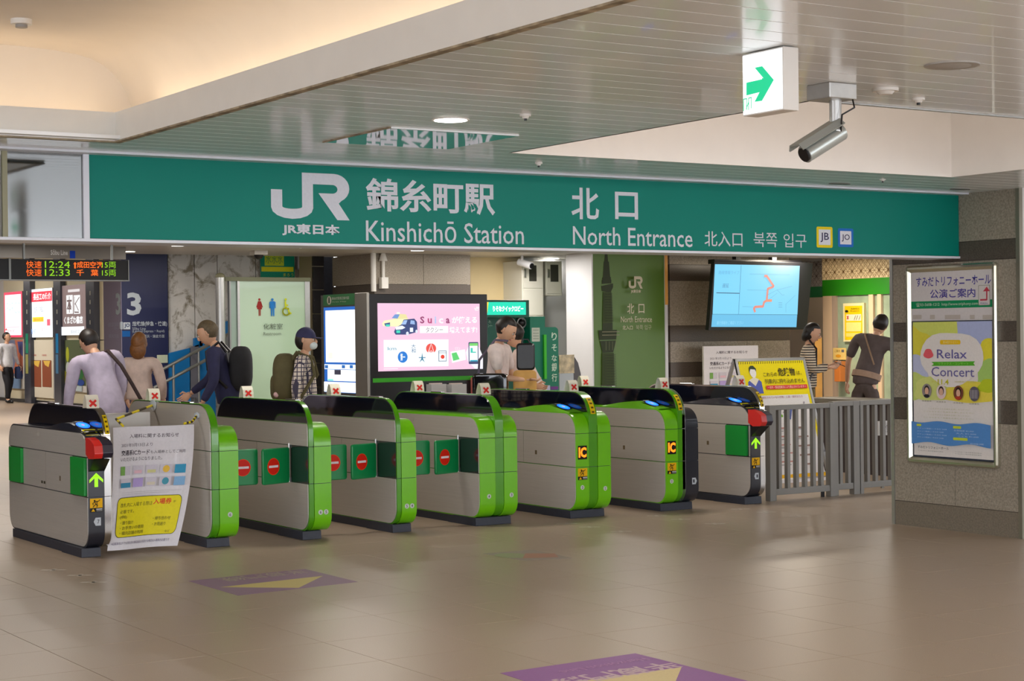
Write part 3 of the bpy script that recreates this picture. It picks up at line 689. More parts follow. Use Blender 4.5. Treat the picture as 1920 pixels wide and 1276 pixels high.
# big stone columns
def stone_column(label, x0, x1, y0, y1, rows, seams, top=2.6):
    t = thing('stone_column', label, 'column', ((x0 + x1) / 2, (y0 + y1) / 2, 0))
    MB().box(x0 + .03, x1 - .03, y0 + .03, y1 - .03, 0, top, M_granite_d).build('core', t)
    for z0, z1, k in rows:
        mm = M_granite if k else M_granite_d
        cuts = [x0] + [s for s in seams if k] + [x1]
        for a, b in zip(cuts, cuts[1:]): MB().box(a + .003, b - .003, y0, y0 + .03, z0 + .003, z1 - .003, mm).build('stone_slab', t)
        MB().box(x0, x0 + .03, y0 + .033, y1, z0 + .003, z1 - .003, mm).build('stone_slab', t)
    return t
def zr(*px_y, u, y): return [ony(u, v, y).z for v in px_y]
yc = 20.4; zb = ony(800, 533, yc).z
stone_column('wide grey granite column behind the lit pink advertising screen', ony(701, 500, yc).x, ony(882, 500, yc).x, yc, 21.6, [(0, 1.2, 1), (1.2, 1.5, 0), (1.5, zb - .16, 1), (zb - .16, zb, 0), (zb, 2.6, 1)], [ony(794, 500, yc).x])
y2 = 19.25; zs = zr(496, 526, 610, 640, u=1290, y=y2)
stone_column('banded granite column behind the hanging route map screen', ony(1256, 600, y2).x, ony(1481, 600, y2).x, y2, 20.4, [(0, .9, 1), (.9, 1.1, 0), (1.1, zs[3], 1), (zs[3], zs[2], 0), (zs[2], zs[1], 1), (zs[1], zs[0], 0), (zs[0], 2.6, 1)], [ony(1400, 600, y2).x])
# dark tiled strip
tl = thing('tiled_pillar', 'narrow black tiled pillar between the restroom sign and the information kiosk', 'column', (10.2, 21.5, 0))
xa, xb = ony(586, 560, 21.4).x, ony(609, 560, 21.4).x
MB().box(xa, xb, 21.43, 21.8, 0, 2.7, mat('grout', srgb(150, 140, 110), .7)).build('core', tl)
zz = [0, .35, .7] + [ony(597, v, 21.4).z for v in (725, 680, 635, 588, 543, 499)] + [2.7]
for a, b in zip(zz, zz[1:]):
    if b - a > .05: MB().box(xa + .01, xb - .008, 21.4, 21.44, a + .006, b - .006, M_tile).build('tile', tl)
# navy pillar with the platform number
x0, x1 = 8.06, ony(315, 600, 21.93).x
pl_ = thing('platform_pillar', 'navy blue pillar with a big white platform number and line names', 'column', (8.4, 22.2, 0))
MB().box(x0, x1, 21.93, 22.6, 0, 3.69, M_navy).build('pillar_body', pl_)
MB().box(x0 - .01, x0 - .002, 21.935, 22.6, 0, 3.69, M_navy_sheen).build('side_panel', pl_)
cv = canvas_y(21.928); LW = (196, 206, 216)
cv.ptext('3', 238, 548, 265, 591, LW, bold=.03)
cv.prect(226, 603, 230, 617, LW); cv.prect(231, 604, 244, 617, (204, 212, 220)); cv.ptext('JO', 233, 606, 243, 615, (40, 60, 110), bold=.03); cv.prect(229, 620, 244, 631, (24, 96, 170))
cv.ptext('総武線(特急・快速)', 248, 602, 313, 612, LW, bold=.02); cv.ptext('Sōbu Line', 248, 613, 273, 618, LW); cv.ptext('(Limited Express・Rapid)', 248, 618, 308, 624, LW)
cv.ptext('東京・横浜・鎌倉方面', 252, 627, 308, 633, LW); cv.prect(294, 665, 314, 680, (206, 216, 190))
cv.build('lettering', pl_)
cv = canvas_x(x0 - .0104)
cv.ptext('3', 217, 549, 226, 590, (176, 190, 196), bold=.03); cv.ptext('総武線', 203, 604, 222, 612, (170, 172, 190)); cv.ptext('Sōbu', 214, 613, 223, 617, (170, 172, 190)); cv.ptext('横浜方面', 204, 626, 223, 633, (170, 172, 190)); cv.prect(224, 604, 229, 616, (190, 196, 206))
cv.build('side_lettering', pl_)
# far left wall with lit poster boxes
wl = MB().box(13.09, 13.2, 36.0, 62, 0, 3.7, M_pale).build('wall_left', kind='structure')
XL = 13.0
def yl(u, X_=None): return onx(u, 600, X_ or XL).y
for u0, u1 in ((5, 44), (57, 100), (114, 161), (177, 200)):
    a, b = yl(u1), yl(u0); MB().box(XL + .03, XL + .085, a, b, .08, 1.48, mat('ivory_panel', srgb(222, 214, 186), .5)).box(XL + .03, XL + .085, a, b, 1.5, 3.7, mat('ivory_panel')).build('wall_panel', wl)
MB().box(XL, XL + .06, 36, 62, 0, .08, M_black).build('baseboard_left', kind='structure')
for i, (u0, u1) in enumerate(((44.5, 56.5), (100.5, 113.5), (161.5, 176.5))):
    t = thing('dark_pilaster', ['slim dark pilaster with coloured signs between the two leftmost lit posters', 'slim dark pilaster left of the brown bookshop poster', 'slim dark pilaster right of the brown bookshop poster'][i], 'pilaster', (XL - .05, (yl(u0) + yl(u1)) / 2, 0), 'dark pilasters on the far left wall')
    MB().box(XL - .1, XL + .025, yl(u1, XL - .1), yl(u0, XL - .1), 0, 3.6, mat('pilaster', srgb(74, 78, 92), .25, .3)).build('post', t)
    um = (u0 + u1) / 2; cv = canvas_x(XL - .1005, step=.002); cv.prect(um - 2.5, 625, um + 2.5, 662, [(20, 130, 100), (0, 120, 180), (90, 94, 110)][i]); cv.build('side_sign', t); cv = canvas_x(XL - .1005, step=.002); cv.prect(um - 2.5, 664, um + 2.5, 700, [(150, 150, 90), (70, 120, 160), (90, 94, 110)][i])
    cv.build('side_sign', t)
    for v in (545, 562, 580, 600): cv = canvas_x(XL - .1005, step=.002); cv.prect(um - 1, v, um + 1, v + 8, (150, 150, 140)); cv.build('light_slot', t)
def lightbox(label, u0, u1, v0, v1, draw, emit=1.25):
    ym = (yl(u0) + yl(u1)) / 2; z0, z1 = onx((u0 + u1) / 2, v1, XL).z, onx((u0 + u1) / 2, v0, XL).z
    t = thing('lit_poster', label, 'poster', (XL, ym, z0))
    MB().box(XL - .05, XL + .025, yl(u1, XL - .05), yl(u0, XL - .05), z0, z1, M_alu).build('case', t)
    cv = canvas_x(XL - .051, emit=emit, step=.003); draw(cv); cv.build('lit_print', t)
def d1(c):
    c.prect(8, 547, 42, 632, (236, 60, 90)); c.prect(10, 552, 40, 628, (250, 250, 252)); c.ptext('PARCO', 13, 566, 39, 588, (196, 214, 220)); c.prect(12, 612, 38, 614, (240, 200, 206)); c.ptext('錦糸町', 14, 617, 30, 623, (230, 120, 130)); c.ppoly([(11, 619), (13, 614), (15, 619)], (220, 60, 60))
def d2(c):
    c.prect(58.5, 541, 98.5, 632, (248, 252, 255)); c.prect(58.5, 546, 98, 565, (232, 50, 70)); c.ptext('長谷工の仲介', 63, 549, 96, 562, (255, 240, 240), bold=.03)
    c.ptext('住まいの相談', 65, 574, 82, 585, (120, 130, 150)); c.prect(62, 594, 83, 603, (255, 206, 40)); c.ptext('錦糸町店', 65, 596, 82, 602, (230, 90, 50)); c.prect(86, 570, 97, 590, (240, 226, 232)); c.prect(90, 598, 96, 610, (240, 90, 110)); c.ptext('ご来店ください', 78, 614, 97, 622, (240, 150, 160)); c.ptext('駅前', 61, 616, 70, 626, (110, 150, 210))
def d3(c):
    c.prect(116, 534, 161, 628, (128, 106, 104)); c.prect(125, 553, 137, 588, (250, 250, 250)); c.prect(139, 553, 151, 588, (250, 250, 250))
    c.ptext('本', 126, 555, 136, 586, (110, 90, 90), bold=.02); c.pline([(141, 556), (141, 585), (149, 585)], .03, (110, 90, 90)); c.pline([(142, 570), (150, 557)], .03, (110, 90, 90)); c.pline([(143, 569), (149, 582)], .03, (110, 90, 90))
    c.ptext('くまざわ書店', 122, 592, 157, 607, (250, 250, 250), bold=.03); c.prect(117, 612, 160, 628, (250, 252, 255)); c.ptext('錦糸町店', 135, 618, 152, 625, (170, 180, 190)); c.prect(130, 542, 152, 547, (220, 214, 214))
lightbox('leftmost lit poster with a pink border and pale lettering', 8, 42, 547, 632, d1)
lightbox('lit white poster with a red heading band, between dark pilasters', 58.5, 98.5, 541, 632, d2)
lightbox('lit brown poster with a white two-part book emblem', 116, 161, 534, 628, d3, 1.0)
def flat_poster(name, label, u0, u1, v0, v1, draw):
    z0, z1 = onx((u0 + u1) / 2, v1, XL).z, onx((u0 + u1) / 2, v0, XL).z
    t = thing(name, label, 'poster', (XL, (yl(u0) + yl(u1)) / 2, z0)); MB().box(XL - .01, XL + .02, yl(u1), yl(u0), z0, z1, M_white).build('sheet', t)
    c = canvas_x(XL - .011, step=.002); draw(c); c.build('print', t)
def e1(c):
    c.prect(12, 637, 43, 705, (120, 128, 160)); c.ppoly([(28, 637), (43, 637), (43, 700), (24, 700), (32, 665)], (196, 112, 84)); c.ppoly([(33, 640), (43, 640), (43, 668), (36, 660)], (80, 84, 150)); c.prect(24, 708, 40, 728, (120, 150, 190))
def e2(c):
    c.prect(58, 637, 100, 745, (226, 220, 202))
    for a in (60.5, 80): c.prect(a, 675, a + 17, 725, (150, 84, 60)); c.ppoly([(a + 2, 676), (a + 15, 676), (a + 12, 688), (a + 5, 684)], (236, 196, 90)); c.ptext('1800', a, 664, a + 8, 667, (190, 80, 80))
def e3(c):
    c.prect(115, 637, 161, 722, (96, 110, 78)); c.pell(146, 700, 11, 14, (44, 120, 60)); c.pell(127, 664, 3, 14, (190, 200, 60)); c.pell(128, 690, 4, 12, (200, 210, 210)); c.pell(121, 706, 7, 12, (150, 150, 40)); c.pell(152, 717, 7, 6, (40, 80, 170)); c.prect(117, 723, 137, 734, (110, 116, 70)); c.prect(139, 723, 155, 733, (206, 224, 232))
flat_poster('wall_poster', 'blue and orange poster behind the person in the white shirt', 12, 43, 637, 728, e1)
flat_poster('wall_poster', 'cream poster with two tall iced drinks below the red headed lit poster', 58, 100, 637, 745, e2)
flat_poster('wall_poster', 'dark green leafy poster below the brown bookshop poster', 115, 161, 637, 734, e3)
# stair with blue stringer panels and two hand rails in front of the mural wall
st = thing('blue_stair_screen', 'bright blue stepped panels of the stair along the peeling wall', 'stair', (9.5, 21.9, 0))
for px_ in ([(317, 662), (357, 652), (357, 745), (317, 745)], [(374, 640), (404, 628), (404, 745), (374, 745)], [(422, 603), (434, 600), (434, 745), (422, 745)], [(365, 634), (380, 630), (380, 648), (365, 650)]):
    pts = [ony(u, v, 21.9) for u, v in px_]; pts = [(p.x, max(p.z, .02) if v < 700 else .02) for p, (u, v) in zip(pts, px_)]
    MB().prism(pts, 'y', 21.9, 21.96, mat('stair_blue', srgb(0, 118, 190), .4)).build('blue_panel', st)
p = [ony(u, v, 21.88) for u, v in ((357, 652), (374, 645), (374, 745), (357, 745))]
MB().prism([(q.x, max(q.z, .02)) for q in p], 'y', 21.9, 21.95, mat('stair_grey', srgb(112, 112, 124), .5)).build('grey_panel', st)
rl = thing('stair_handrail', 'double grey steel handrail climbing to the right before the blue panels', 'handrail', (9.0, 21.5, 0))
for dv in (0, 26):
    MB().tube([ony(u, v + dv, 21.6) for u, v in ((288, 701), (436, 622))], .022, M_rail).build('rail', rl, smooth=True)
for u, v in ((325, 680), (372, 655), (425, 628)):
    a = ony(u, v, 21.6); MB().cyl((a.x, a.y, a.z), (a.x, a.y, 0), .018, M_rail, 8).cyl((a.x, a.y, a.z - .05), (a.x, 21.9, a.z - .05), .012, M_rail, 8).build('post', rl)
# hung LED departure board
lb = thing('departure_board', 'hanging black departure board with orange and green dot letters', 'display', (6.4, 19.1, 2.17))
a, b = ony(18, 485, 19.0), ony(240, 525, 19.0); a2 = ony(-60, 485, 19.0)
MB().box(a.x + .01, b.x, 19.0, 19.16, b.z, a.z, M_black).build('case', lb); MB().box(a2.x, a.x - .01, 19.0, 19.16, b.z, a.z, M_black).build('case', lb)
MB().box(a.x - .012, a.x + .012, 18.99, 19.16, b.z - .005, a.z + .005, M_rail).box(b.x, b.x + .012, 18.99, 19.16, b.z - .005, a.z + .005, M_rail).box(a2.x, b.x + .012, 18.98, 19.16, b.z - .012, b.z, M_rail).build('frame', lb)
for x in (5.9, 6.9): MB().cyl((x, 19.08, a.z), (x, 19.08, ZB + .01), .015, M_rail, 8).build('hanger', lb)
c = canvas_y(18.998, emit=1.5); OR, GN = (236, 96, 20), (120, 176, 16)
for r, v in ((0, 489), (1, 504)):
    c.ptext('快速', 49, v, 78, v + 13.5, OR); c.ptext(['12:24', '12:33'][r], 84, v + .5, 131, v + 13, GN); c.ptext('15両', 191, v + 1.5, 217, v + 13.5, GN)
c.ppoly([(137, 495), (140.5, 491), (144, 495), (142, 495), (142, 503), (139, 503), (139, 495)], OR)
c.ptext('成田空港', 144, 490, 192, 502.5, OR, bold=.01); c.ptext('千', 143, 505, 157, 517, OR, bold=.01); c.ptext('葉', 170, 505, 184, 517, OR, bold=.01)
c.build('dot_letters', lb)
ls = thing('line_sign', 'grey line name sign half hidden above the departure board', 'sign', (6.4, 19.9, 2.3))
a, b = ony(-40, 470, 19.9), ony(236, 486, 19.9); MB().box(a.x, b.x, 19.9, 19.96, b.z, ZB, mat('sign_grey', srgb(132, 128, 124), .5)).build('board', ls)
c = canvas_y(19.898); c.ptext('Sōbu Line', 95, 468, 127, 478, (226, 226, 226), bold=.02); c.prect(131, 470, 141, 484, (20, 70, 200)); c.prect(44, 472, 46, 477, (226, 226, 226)); c.build('lettering', ls)
# round steel post and restroom glass panel
t = thing('round_post', 'round steel post with a domed top left of the restroom panel', 'post', (8.8, 20.3, 0))
a = ony(404, 520, 20.3); b = ony(421, 520, 20.3); r = (b.x - a.x) / 2 * .95; xm = (a.x + b.x) / 2; zt_ = ony(412, 518, 20.3).z
MB().cyl((xm, 20.3, 0), (xm, 20.3, zt_), r, M_alu, 20).build('shaft', t, smooth=True)
MB().ell((xm, 20.3, zt_), (r * 1.06, r * 1.06, r * .8), mat('post_cap', srgb(120, 118, 92), .5)).build('cap', t, smooth=True)
rs = thing('restroom_sign', 'pale green glass restroom panel with red, blue and yellow figures', 'sign', (9.5, 20.5, 0))
y = 20.5; X0, X1, ZT = ony(433, 560, y).x, ony(574, 560, y).x, ony(500, 527, y).z; XM = ony(449, 560, y).x
M_rg = mat('restroom_glass', srgb(176, 204, 176), .18, coat=.5)
MB().box(XM, X1 - .02, y, y + .03, .05, ZT, M_rg).build('glass_panel', rs)
MB().box(X0, XM - .03, y + .02, y + .05, .05, ZT, mat('restroom_side', srgb(150, 176, 160), .2, coat=.5)).build('side_glass', rs)
MB().box(XM - .03, XM, y - .01, y + .04, 0, ZT, M_alu).build('upright', rs); MB().box(X1 - .02, X1 + .05, y - .01, y + .04, 0, ZT + .04, M_alu).build('upright', rs); MB().box(X0 - .02, X0, y, y + .06, 0, ZT, M_rail).build('upright', rs)
MB().box(X0 - .08, X1 + .06, y - .02, y + .06, ZT, ZT + .05, mat('olive_rail', srgb(112, 116, 88), .5)).build('top_rail', rs)
c = canvas_y(y - .001, step=.001)
def figure(cx, kind, col):
    s = c.pxbox(cx - 6.5, 559, cx + 6.5, 592); a0, b0, a1, b1 = s; w, h = a1 - a0, b1 - b0; m = (a0 + a1) / 2; T = lambda p: (m + p[0] * w, b0 + p[1] * h)
    c.ell(m, b0 + h * .93, w * .17, w * .17, col, n=14)
    if kind == 'w':
        c.poly([T(p) for p in ((-.2, .84), (.2, .84), (.36, .38), (-.36, .38))], col, lay=0); 
        for sgn in (-1, 1): c.k += 1; c.poly([T(p) for p in ((.2 * sgn, .84), (.46 * sgn, .5), (.36 * sgn, .47), (.14 * sgn, .74))], col); c.poly([T(p) for p in ((.02 * sgn, .4), (.14 * sgn, .4), (.13 * sgn, 0), (.03 * sgn, 0))], col)
    elif kind == 'm':
        c.poly([T(p) for p in ((-.27, .84), (.27, .84), (.27, .42), (-.27, .42))], col)
        for sgn in (-1, 1): c.poly([T(p) for p in ((.27 * sgn, .84), (.44 * sgn, .78), (.44 * sgn, .44), (.31 * sgn, .44))], col); c.poly([T(p) for p in ((.03 * sgn, .44), (.25 * sgn, .44), (.23 * sgn, 0), (.05 * sgn, 0))], col)
    else:
        c.line([T(p) for p in ((-.05, .82), (-.02, .45), (.35, .42), (.5, .12), (.75, .16))], .022, col); c.line([T(p) for p in ((-.03, .64), (.3, .6))], .018, col)
        pts = [(m + w * (.05 + .5 * math.cos(math.radians(t))), b0 + h * .26 + w * .5 * math.sin(math.radians(t))) for t in range(110, 351, 16)]; c.line(pts, .018, col)
figure(486.5, 'w', (150, 40, 36)); figure(510.5, 'm', (30, 120, 200)); figure(535, 'd', (196, 206, 40))
c.ptext('化粧室', 493, 606, 529, 617, (84, 96, 84)); c.ptext('Restroom', 493, 622, 526, 628, (96, 108, 96)); c.build('lettering', rs)
# poster strip above the restroom panel
t = thing('green_poster', 'green and yellow poster high above the restroom panel', 'poster', (9.9, 21.95, 2.1))
a, b = ony(488, 470, 21.95), ony(553, 521, 21.95); MB().box(a.x, b.x, 21.95, 21.99, b.z, 2.9, M_alu).build('frame', t)
c = canvas_y(21.949, step=.001); c.prect(488, 460, 552, 521, (0, 140, 110)); c.prect(496, 460, 532, 498, (196, 214, 50)); c.prect(490, 500, 550, 509, (226, 224, 30)); c.ptext('まろう', 531, 512, 550, 518, (200, 214, 60)); c.ptext('水水水', 498, 478, 530, 494, (90, 150, 80)); c.build('print', t)
t = thing('small_poster', 'small framed white poster beside the green and yellow one', 'poster', (10.2, 21.94, 2.2)); a, b = ony(557, 470, 21.94), ony(571, 505, 21.94); MB().box(a.x, b.x, 21.94, 21.99, b.z, 2.9, M_alu).build('frame', t)
c = canvas_y(21.939, step=.001); c.prect(559, 462, 570, 503, (226, 222, 226)); c.prect(565, 490, 570, 503, (220, 200, 50)); c.ptext('案内', 565, 478, 570, 495, (130, 60, 120)); c.build('print', t)
# conduits on the granite column
for l, u, v1, rr in (('thin white conduit with a switch box running down the granite column', 719, 538, .022), ('thicker cream conduit at the left corner of the granite column', 700.5, 546, .036)):
    a = ony(u, v1, 20.36); t = thing('conduit', l, 'pipe', (a.x, 20.36, a.z)); MB().cyl((a.x, 20.36, a.z), (a.x, 20.36, 2.6), rr, M_white, 12).build('pipe', t, smooth=True)
    if rr < .03: MB().box(a.x - .05, a.x + .05, 20.31, 20.4, a.z - .02, a.z + .13, M_white).build('switch_box', t, bev=.005); MB().cyl((a.x, 20.36, 2.5), (a.x, 20.36, 2.6), .06, M_white, 12, r2=.03).build('flange', t, smooth=True)
# information kiosk + advertising screen
X0, Y0 = 8.49, 15.94
X1 = ony(914, 600, Y0).x; YB = onx(602, 600, X0).y; ZT = ony(800, 551, Y0).z
ad = thing('advertising_screen', 'wide black cabinet with a lit pink taxi advertisement', 'screen', ((X0 + X1) / 2, 16.1, 0))
MB().box(X0 + .005, X1, Y0, Y0 + .3, .05, ZT, M_black).build('cabinet', ad, bev=.006)
MB().box(X0 + .03, X1 - .03, Y0 + .02, Y0 + .28, 0, .05, M_plinth).build('plinth', ad)
c = canvas_y(Y0 - .001, emit=1.0, step=.0012); PK = (240, 196, 222)
c.ppoly([(707.5, 568), (899, 569), (900.5, 691), (709, 696)], PK)
c.ppoly([(735, 600), (746, 588), (761, 589), (765, 598), (757, 602), (744, 602)], (232, 222, 160)); c.ppoly([(716, 606), (720, 601), (736, 598), (765, 597), (768, 606), (742, 612), (718, 611)], (250, 240, 190)); c.ppoly([(720, 606), (731, 604), (731, 611), (722, 611)], (60, 90, 140)); c.ppoly([(734, 596), (740, 589), (749, 589), (745, 597)], (110, 150, 210)); c.prect(723, 608, 730, 612, (60, 220, 190)); c.prect(743, 585, 749, 588, (255, 250, 230))
c.ppoly([(738, 622), (741, 614), (752, 608), (756, 599), (776, 597), (781, 603), (782, 622), (763, 627), (741, 627)], (48, 66, 120)); c.ppoly([(751, 608), (757, 600), (763, 600), (760, 608)], (160, 190, 236)); c.ppoly([(768, 607), (769, 600), (776, 601), (777, 608)], (150, 180, 226)); c.ppoly([(740, 613), (753, 610), (759, 614), (753, 617), (741, 618)], (236, 240, 250)); c.prect(742, 619, 749, 624, (60, 220, 190)); c.pell(762.5, 625, 2.6, 3.6, (220, 226, 240)); c.pell(779.5, 621, 2.2, 3.2, (220, 226, 240)); c.prect(767, 614, 773, 622, (236, 240, 250))
for t_, x0, x1, cc in (('S', 786, 794, (150, 60, 110)), ('u', 800, 808, (180, 70, 120)), ('i', 813, 816, (176, 200, 236)), ('c', 821, 829, (240, 246, 252)), ('a', 834, 841, (150, 60, 110))): c.ptext(t_, x0, 593 + (3.5 if t_ in 'uca' else 0), x1, 606, cc, bold=.03)
c.ptext('が使える', 845, 593, 892, 606, (255, 252, 255), bold=.03); c.prect(785, 611, 838, 624, (250, 250, 252)); c.ptext('タクシー', 796, 613, 828, 623, (140, 130, 136)); c.ptext('増えてます!', 840, 612, 892, 624, (255, 252, 255), bold=.02)
jr_logo(c, *c.pxbox(887, 575, 895, 580), (255, 255, 255)); c.prect(888, 581, 894, 582, (255, 255, 255))
c.ppoly([(716.5, 637), (838, 636), (838, 686), (717, 688)], (242, 250, 252))
c.ptext('km', 724, 650, 740, 656, (96, 150, 180)); c.pell(752, 669, 9.2, 10.6, (20, 120, 210)); c.ptext('第一', 747.5, 662, 756.5, 676, (245, 250, 252), bold=.03); c.ptext('大', 768, 645, 776, 652, (60, 100, 150)); c.ptext('和', 768, 653, 776, 661, (60, 100, 150))
c.ppoly([(788, 661), (789.5, 672), (793, 679), (788, 674), (783, 679), (786.5, 672)], (30, 120, 150)); c.pline([(782, 670), (794, 670)], .008, (40, 120, 160))
c.pell(804.5, 653, 9.5, 9.5, (232, 80, 70)); c.ppoly([(804.5, 643), (811, 662), (804.5, 658), (798, 662)], (250, 240, 238)); c.ppoly([(804.5, 645), (809, 660), (804.5, 656.5), (800, 660)], (232, 80, 70)); c.prect(800, 660, 809, 664, (242, 250, 252))
c.prect(818, 657, 833, 677, (80, 100, 130)); c.prect(819, 658, 832, 676, (242, 250, 252)); c.pell(825.5, 668.5, 3.6, 3.8, (226, 60, 40)); c.pline([(818, 661), (833, 661)], .004, (80, 100, 130))
c.ppoly([(840, 659), (867, 654.5), (869, 674), (843, 680)], (240, 250, 245)); c.ppoly([(842, 662), (851, 660), (857, 673), (845, 676)], (90, 206, 110)); c.ppoly([(868, 660), (876, 645), (893, 650), (900.5, 668), (900.5, 691), (886, 691), (872, 676)], (238, 236, 248))
c.prr(873.5, 641, 892, 682, .012, (60, 70, 110)); c.prect(875, 644, 890.5, 677, (244, 250, 250)); c.prect(875, 643, 890.5, 648, (120, 210, 110)); c.ppoly([(877, 652), (881, 652), (881, 659), (887, 659), (887, 661), (877, 661)], (60, 200, 180)); c.prect(876, 674.5, 890, 677, (30, 160, 190)); c.ptext('ピピッ', 848, 650, 857, 655, (255, 255, 255))
c.prect(714, 690.5, 741, 691.5, (255, 255, 255)); c.build('lit_screen', ad)
c = canvas_y(Y0 - .0012, step=.001); c.ppoly([(699, 709), (905, 703.5), (905, 711), (699, 717)], (60, 160, 44)); c.build('green_band', ad)
ki = thing('information_kiosk', 'narrow information kiosk with a lit white map screen and green header', 'kiosk', (X0 + .1, (Y0 + YB) / 2, 0))
MB().box(X0, X0 + .25, Y0 + .312, YB, .04, ZT + .01, mat('kiosk_grey', srgb(104, 104, 96), .4, .4)).build('cabinet', ki); MB().box(X0 + .02, X0 + .22, Y0 + .33, YB - .02, 0, .04, M_plinth).build('plinth', ki)
MB().box(X0 - .03, X0, Y0 - .01, Y0 + .26, 0, ZT + .015, mat('kiosk_silver', srgb(160, 156, 148), .35, .6)).build('silver_column', ki, bev=.006)
c = canvas_x(X0 - .001, emit=1.4, step=.0012)
c.prect(608, 575, 671, 736, (30, 100, 190), emit=1.0); c.prect(611, 581, 670, 679, (252, 254, 255)); c.prect(609, 683, 671, 692, (225, 240, 252)); c.prect(615, 693, 668, 714, (240, 248, 252)); c.prect(628, 693, 640, 702, (70, 70, 90), emit=.6); c.prect(616, 710, 626, 713, (120, 220, 190)); c.prect(609, 716, 671, 735, (238, 244, 255))
for v in (665,): c.prect(617, 660, 625, 672, (220, 246, 200)); c.prect(650, 655, 654, 668, (226, 246, 220))
for x in (611, 643, 658): c.prect(x, 684, x + 6, 690, (40, 110, 190), emit=.9)
c.build('lit_screen', ki)
c = canvas_x(X0 - .001, step=.0012); c.prect(606, 551, 671, 572, (62, 136, 84)); c.pell(617.5, 563, 4.2, 8, (226, 226, 210)); c.ptext('i', 616, 557, 619, 568, (60, 80, 60), bold=.04); c.ptext('錦糸町駅周辺案内図', 623, 556, 655, 561.5, (226, 230, 220)); c.ptext('Area Map', 623, 564, 650, 567, (200, 216, 190)); c.build('header_print', ki)
MB().box(X1 - .22, X1 - .02, Y0 - .09, Y0 - .002, .78, ony(895, 707, Y0).z, mat('leaflet_red', srgb(196, 110, 104), .6)).build('leaflet_holder', label='red topped leaflet holder at the right end of the pink screen cabinet', cat='leaflet holder')
for i, u in enumerate((822, 860)):
    a = ony(u - 14, 720, Y0 - .1); b = ony(u + 14, 735, Y0 - .1); t = thing('leaflet_holder', ['left one of two clear acrylic leaflet trays under the pink screen', 'right one of two clear acrylic leaflet trays under the pink screen'][i], 'leaflet holder', ((a.x + b.x) / 2, Y0 - .06, .8))
    MB().box(a.x, b.x, Y0 - .11, Y0 - .1, .8, a.z, mat('acrylic', srgb(190, 190, 190), .1, coat=.5)).box(a.x, a.x + .01, Y0 - .1, Y0, .8, a.z, mat('acrylic')).box(b.x - .01, b.x, Y0 - .1, Y0, .8, a.z, mat('acrylic')).box(a.x, b.x, Y0 - .1, Y0, .8, .81, mat('acrylic')).build('tray', t)
    MB().box(a.x + .02, b.x - .02, Y0 - .06, Y0 - .02, .81, a.z + .01, mat('leaflet_paper', srgb(220, 205, 196), .7)).build('leaflets', t)
# bank kiosk
yb = 17.7; P_ = lambda u, v, y=yb: ony(u, v, y)
bk = thing('cash_kiosk', 'dark green bank cash machine booth with a glowing turquoise header', 'cash machine', (P_(960, 600).x, yb + .3, 0))
M_bk = mat('bank_green', srgb(0, 124, 96), .4); M_bkd = mat('bank_green_dark', srgb(4, 92, 74), .4)
a, b = P_(903, 562, yb - .1), P_(992.5, 595, yb - .1); MB().box(a.x, b.x, yb - .1, yb + .5, b.z, a.z, M_bkd).build('header_box', bk, bev=.005)
c = canvas_y(yb - .101, emit=1.2, step=.001); c.prect(906, 566, 986, 590, (0, 206, 170)); c.ppoly([(906, 566), (916, 566), (913, 590), (906, 590)], (240, 210, 60)); c.ptext('りそなクイックロビー', 924, 573, 981, 584, (240, 255, 250), emit=2.0, bold=.03); c.build('lit_header', bk)
b = P_(992, 700); MB().box(P_(903, 600).x, b.x, yb + .1, yb + .5, .05, P_(950, 595).z, M_bkd).build('cabinet', bk); MB().box(P_(903, 600).x, b.x, yb + .12, yb + .5, 0, .05, M_plinth).build('plinth', bk)
MB().box(P_(992, 600).x, P_(1020, 600).x, yb - .02, yb + .5, 0, P_(1005, 593).z, M_bk).build('side_wing', bk)
a = P_(975, 605, yb + .1); MB().ell((a.x, yb + .08, a.z), (.055, .06, .055), M_black).build('camera_dome', bk, smooth=True)
MB().cyl((a.x, yb + .1, a.z), (a.x, yb + .06, a.z), .068, M_rail, 20).build('dome_ring', bk, smooth=True)
c = canvas_y(yb - .021, step=.001); c.prect(997, 614, 1012, 640, (206, 214, 200))
for v in (618, 624, 629, 634): c.prect(999, v, 1010, v + 1, (130, 150, 130))
c.build('notice_paper', bk)
c = canvas_y(yb + .099, step=.001); c.ptext('れ', 916, 600, 921, 606, (180, 220, 200)); c.ptext('コーナー', 915, 608, 923, 613, (180, 220, 200)); c.build('lettering', bk)
MB().box(P_(1016, 640).x, P_(1020.5, 640).x, yb - .05, yb - .02, P_(1018, 710).z, P_(1018, 627).z, mat('lime_handle', srgb(60, 200, 40), .4)).build('grab_bar', bk)
sbd = thing('bank_side_board', 'tall green board with white vertical lettering beside the cash machine', 'sign', (P_(1034, 650).x, yb, 0))
a, b = P_(1021, 613), P_(1048, 740); MB().prism(rrect(a.x, b.x, .02, a.z, (0, 0, .05, .01), 5), 'y', yb, yb + .04, M_bk).build('board', sbd)
c = canvas_y(yb - .001, step=.001)
for i, ch in enumerate('りそな銀行'): v = [(623, 638), (645, 658), (665, 677), (680, 696), (700, 715)][i]; c.ptext(ch, 1034, v[0], 1044, v[1], (206, 232, 214), bold=.02)
c.prect(1022, 722, 1031, 732, (200, 200, 230)); c.prect(1032, 724, 1046, 730, (120, 70, 150)); c.build('lettering', sbd)
